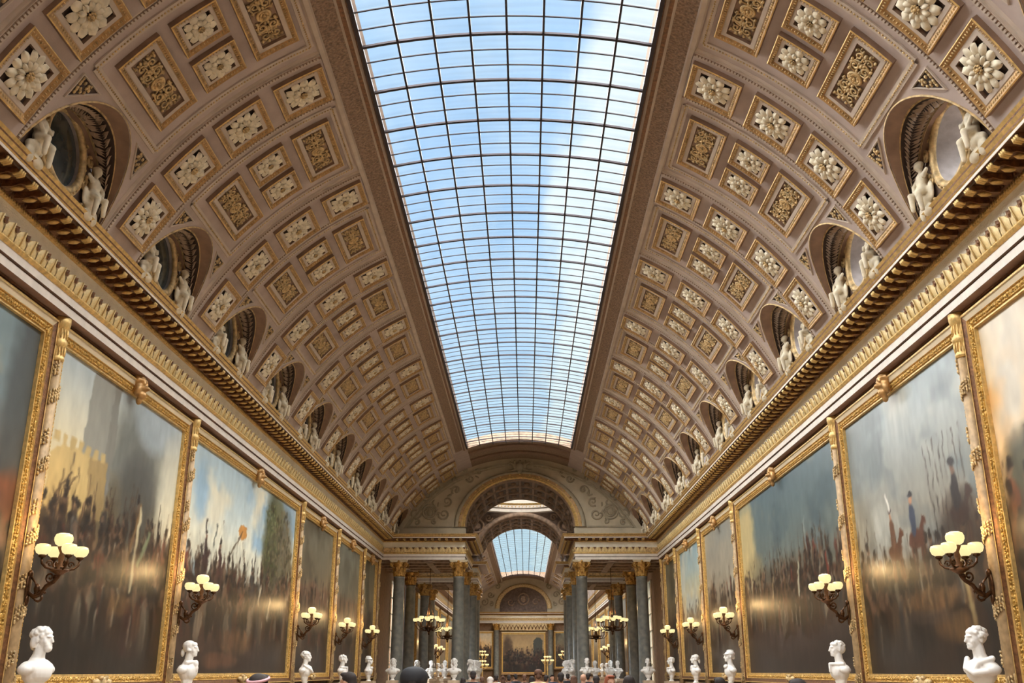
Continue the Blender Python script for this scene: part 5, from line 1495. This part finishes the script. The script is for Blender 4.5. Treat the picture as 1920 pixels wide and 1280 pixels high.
pmat = {n: mat(n, srgb(*c), .8, noise_amt=.1, noise_scale=8) for n, c in (('skin', (196, 150, 124)), ('black_cloth', (34, 34, 38)), ('navy_cloth', (44, 52, 74)), ('teal_cloth', (52, 106, 118)), ('white_cloth', (214, 212, 210)), ('beige_cloth', (206, 178, 138)), ('maroon_cloth', (104, 46, 52)), ('green_cloth', (92, 120, 104)), ('grey_cloth', (120, 120, 124)), ('denim', (58, 66, 88)), ('dark_hair', (38, 28, 24)), ('brown_hair', (92, 62, 44)), ('grey_hair', (196, 184, 176)), ('red_hair', (134, 70, 42)), ('pink_cloth', (222, 170, 178)), ('shoe_leather', (40, 32, 28)))}
body_p = remesh(person_mesh(), 'body', [pmat['skin'], pmat['grey_cloth'], pmat['denim'], pmat['shoe_leather']], .0085, 2, .5)
mi = []
for p in body_p.polygons:
    c = p.center
    if c.z > 1.475: mi.append(0)
    elif c.z < .085: mi.append(3)
    elif c.z < .98 and abs(c.x) < .2 and not (c.z > .7 and c.y < -.11): mi.append(2)
    elif c.z < .885: mi.append(0)
    else: mi.append(1)
body_p.polygons.foreach_set('material_index', mi)
hair_short = remesh([((0, .022, 1.66), (.08, .092, .078)), ((0, .07, 1.60), (.066, .05, .07)), ((0, -.05, 1.705), (.062, .05, .026))], 'hair', [pmat['dark_hair']], .010, 2, .5)
hair_long = remesh([((0, .025, 1.66), (.084, .094, .08)), ((0, .075, 1.55), (.085, .05, .14)), ((-.07, .02, 1.57), (.028, .05, .12)), ((.07, .02, 1.57), (.028, .05, .12)), ((0, .09, 1.45), (.075, .04, .10)), ((0, -.05, 1.708), (.064, .05, .026))], 'hair', [pmat['brown_hair']], .010, 2, .5)
hair_bun = remesh([((0, .022, 1.66), (.081, .092, .078)), ((0, .07, 1.60), (.066, .05, .07)), ((0, .10, 1.72), (.045, .045, .045)), ((0, -.05, 1.705), (.062, .05, .026))], 'hair', [pmat['brown_hair']], .010, 2, .5)
mb = MB(); mb.lathe([(.096, 1.645), (.102, 1.68), (.100, 1.71), (.090, 1.738), (.070, 1.757), (.04, 1.769), (.0, 1.773)], 20, c=(0, .01, 0))
mb.add([(.09*math.cos(a), -.02-.15*math.sin(a), 1.668-.02*math.sin(a)) for a in [PI*k/10 for k in range(11)]]+[(.09*math.cos(a), -.02-.15*math.sin(a), 1.680-.02*math.sin(a)) for a in [PI*k/10 for k in range(11)]], [tuple(range(11)), tuple(range(21, 10, -1))]+[(k, k+1, k+12, k+11) for k in range(10)], 0)
cap_p = mb.mesh('cap', [pmat['black_cloth']])
mb = MB(); mb.tube([(.080*math.cos(2*PI*k/20), .02+.092*math.sin(2*PI*k/20), 1.688-.02*math.sin(2*PI*k/20)) for k in range(20)], .012, 6, closed=True); band_p = mb.mesh('headband', [pmat['pink_cloth']])
def person(px, D, top_y, rz, label, top, hair='short', hcol='dark_hair', pants='denim', cap=None, band=False):
    """px: lateral metres from the axis, D: metres ahead, top_y: standing height"""
    t = empty('person', (px, D, 0), rz); tag(t, label, 'person', 'visitors in the gallery')
    s = top_y/1.735; t.scale = (s, s, s)
    o = link('body', body_p, t)
    for i, m_ in ((1, pmat[top]), (2, pmat[pants])):
        o.material_slots[i].link = 'OBJECT'; o.material_slots[i].material = m_
    if hair:
        h = link('hair', {'short': hair_short, 'long': hair_long, 'bun': hair_bun}[hair], t)
        h.material_slots[0].link = 'OBJECT'; h.material_slots[0].material = pmat[hcol]
    if cap:
        h = link('cap', cap_p, t); h.material_slots[0].link = 'OBJECT'; h.material_slots[0].material = pmat[cap]
    if band: link('headband', band_p, t)
def place(xpix, D):
    return .235 + (xpix-986)/1829*D - 0.0, (D)/.9474*1.0
def P(xpix, wpix, ytop, rz, label, top, **k):
    """distance from the apparent head width (0.17 m)"""
    d = 1829*.185/wpix
    x = .235+(xpix-986)*d/1829
    H = (1258-ytop)*.9474*d/1829
    person(x, d/.9474, EYE+H, rz, label, top, **k)
F, B_ = 0, PI
P(486, 46, 1262, B_-.3, 'person with dark hair and pink headband, seen from behind, near the flag painting', 'black_cloth', hair='short', band=True)
P(652, 31, 1259, B_+1.1, 'dark-haired man in profile before the narrow brown painting', 'maroon_cloth')
P(776, 50, 1259, B_, 'person in a black cap, largest head before the left columns', 'black_cloth', cap='black_cloth')
P(1491, 44, 1271, B_, 'person with short black hair near the storm-sky painting', 'navy_cloth')
P(1346, 25, 1269, B_+.4, 'dark-haired person near the misty painting', 'grey_cloth')
P(1143, 22, 1265, .4, 'auburn-haired woman facing the camera right of the arch', 'black_cloth', hair='long', hcol='red_hair')
P(1178, 26, 1266, B_, 'person with a dark hooded coat before the right outer column', 'black_cloth', hair='long', hcol='dark_hair')
P(919, 17, 1268, B_, 'grey-haired person seen from behind in the middle of the crowd', 'grey_cloth', hcol='grey_hair')
P(887, 14.5, 1257, B_, 'tall person in black before the left inner column', 'black_cloth')
P(868, 12.2, 1270, B_+.5, 'person in maroon beside the tall person in black', 'maroon_cloth', hair='long', hcol='dark_hair')
P(930, 11.3, 1264, B_, 'person in a white top below the far left bust', 'white_cloth', hcol='dark_hair')
P(943, 14, 1268, B_, 'person in a green jacket just right of the grey-haired person', 'green_cloth', hair='bun', hcol='brown_hair')
P(954, 10.6, 1265, B_, 'dark-haired person left of the far dark painting', 'navy_cloth')
P(966, 9.8, 1263, B_+.3, 'small dark figure under the far dark painting', 'black_cloth')
P(983, 11.2, 1264, B_, 'person in black with short hair on the centre line', 'black_cloth', hcol='brown_hair')
P(997, 12.8, 1267, B_, 'person in a grey top between the centre line and the capped person', 'grey_cloth', hair='long')
P(1009, 14.6, 1257, B_, 'person in a beige jacket and brown cap, tallest of the crowd', 'beige_cloth', hcol='brown_hair', cap='brown_hair')
P(1024, 11.6, 1265, B_-.4, 'person in a maroon jacket beside the capped person', 'maroon_cloth')
P(1035, 10.4, 1264, .3, 'person facing the camera in a navy top, mid-crowd', 'navy_cloth')
P(1051, 16, 1260, B_, 'dark-haired person in a white shirt right of the centre', 'white_cloth')
P(1075, 14, 1266, B_, 'person with long brown hair seen from behind', 'maroon_cloth', hair='long', hcol='brown_hair')
P(1064, 9.8, 1262, B_, 'small person in black between the white shirt and the long brown hair', 'black_cloth')
P(1093, 15, 1262, B_, 'bald man in a teal patterned jacket below the right inner bust', 'teal_cloth', hair=None)
P(1103, 12, 1261, B_-.5, 'dark-haired person just right of the bald man', 'black_cloth')
P(1117, 17, 1266, B_, 'broad person in a black jacket right of the bald man', 'black_cloth')
P(903, 11.4, 1268, B_+.3, 'person in a pink top left of the grey-haired person', 'pink_cloth', hcol='brown_hair')
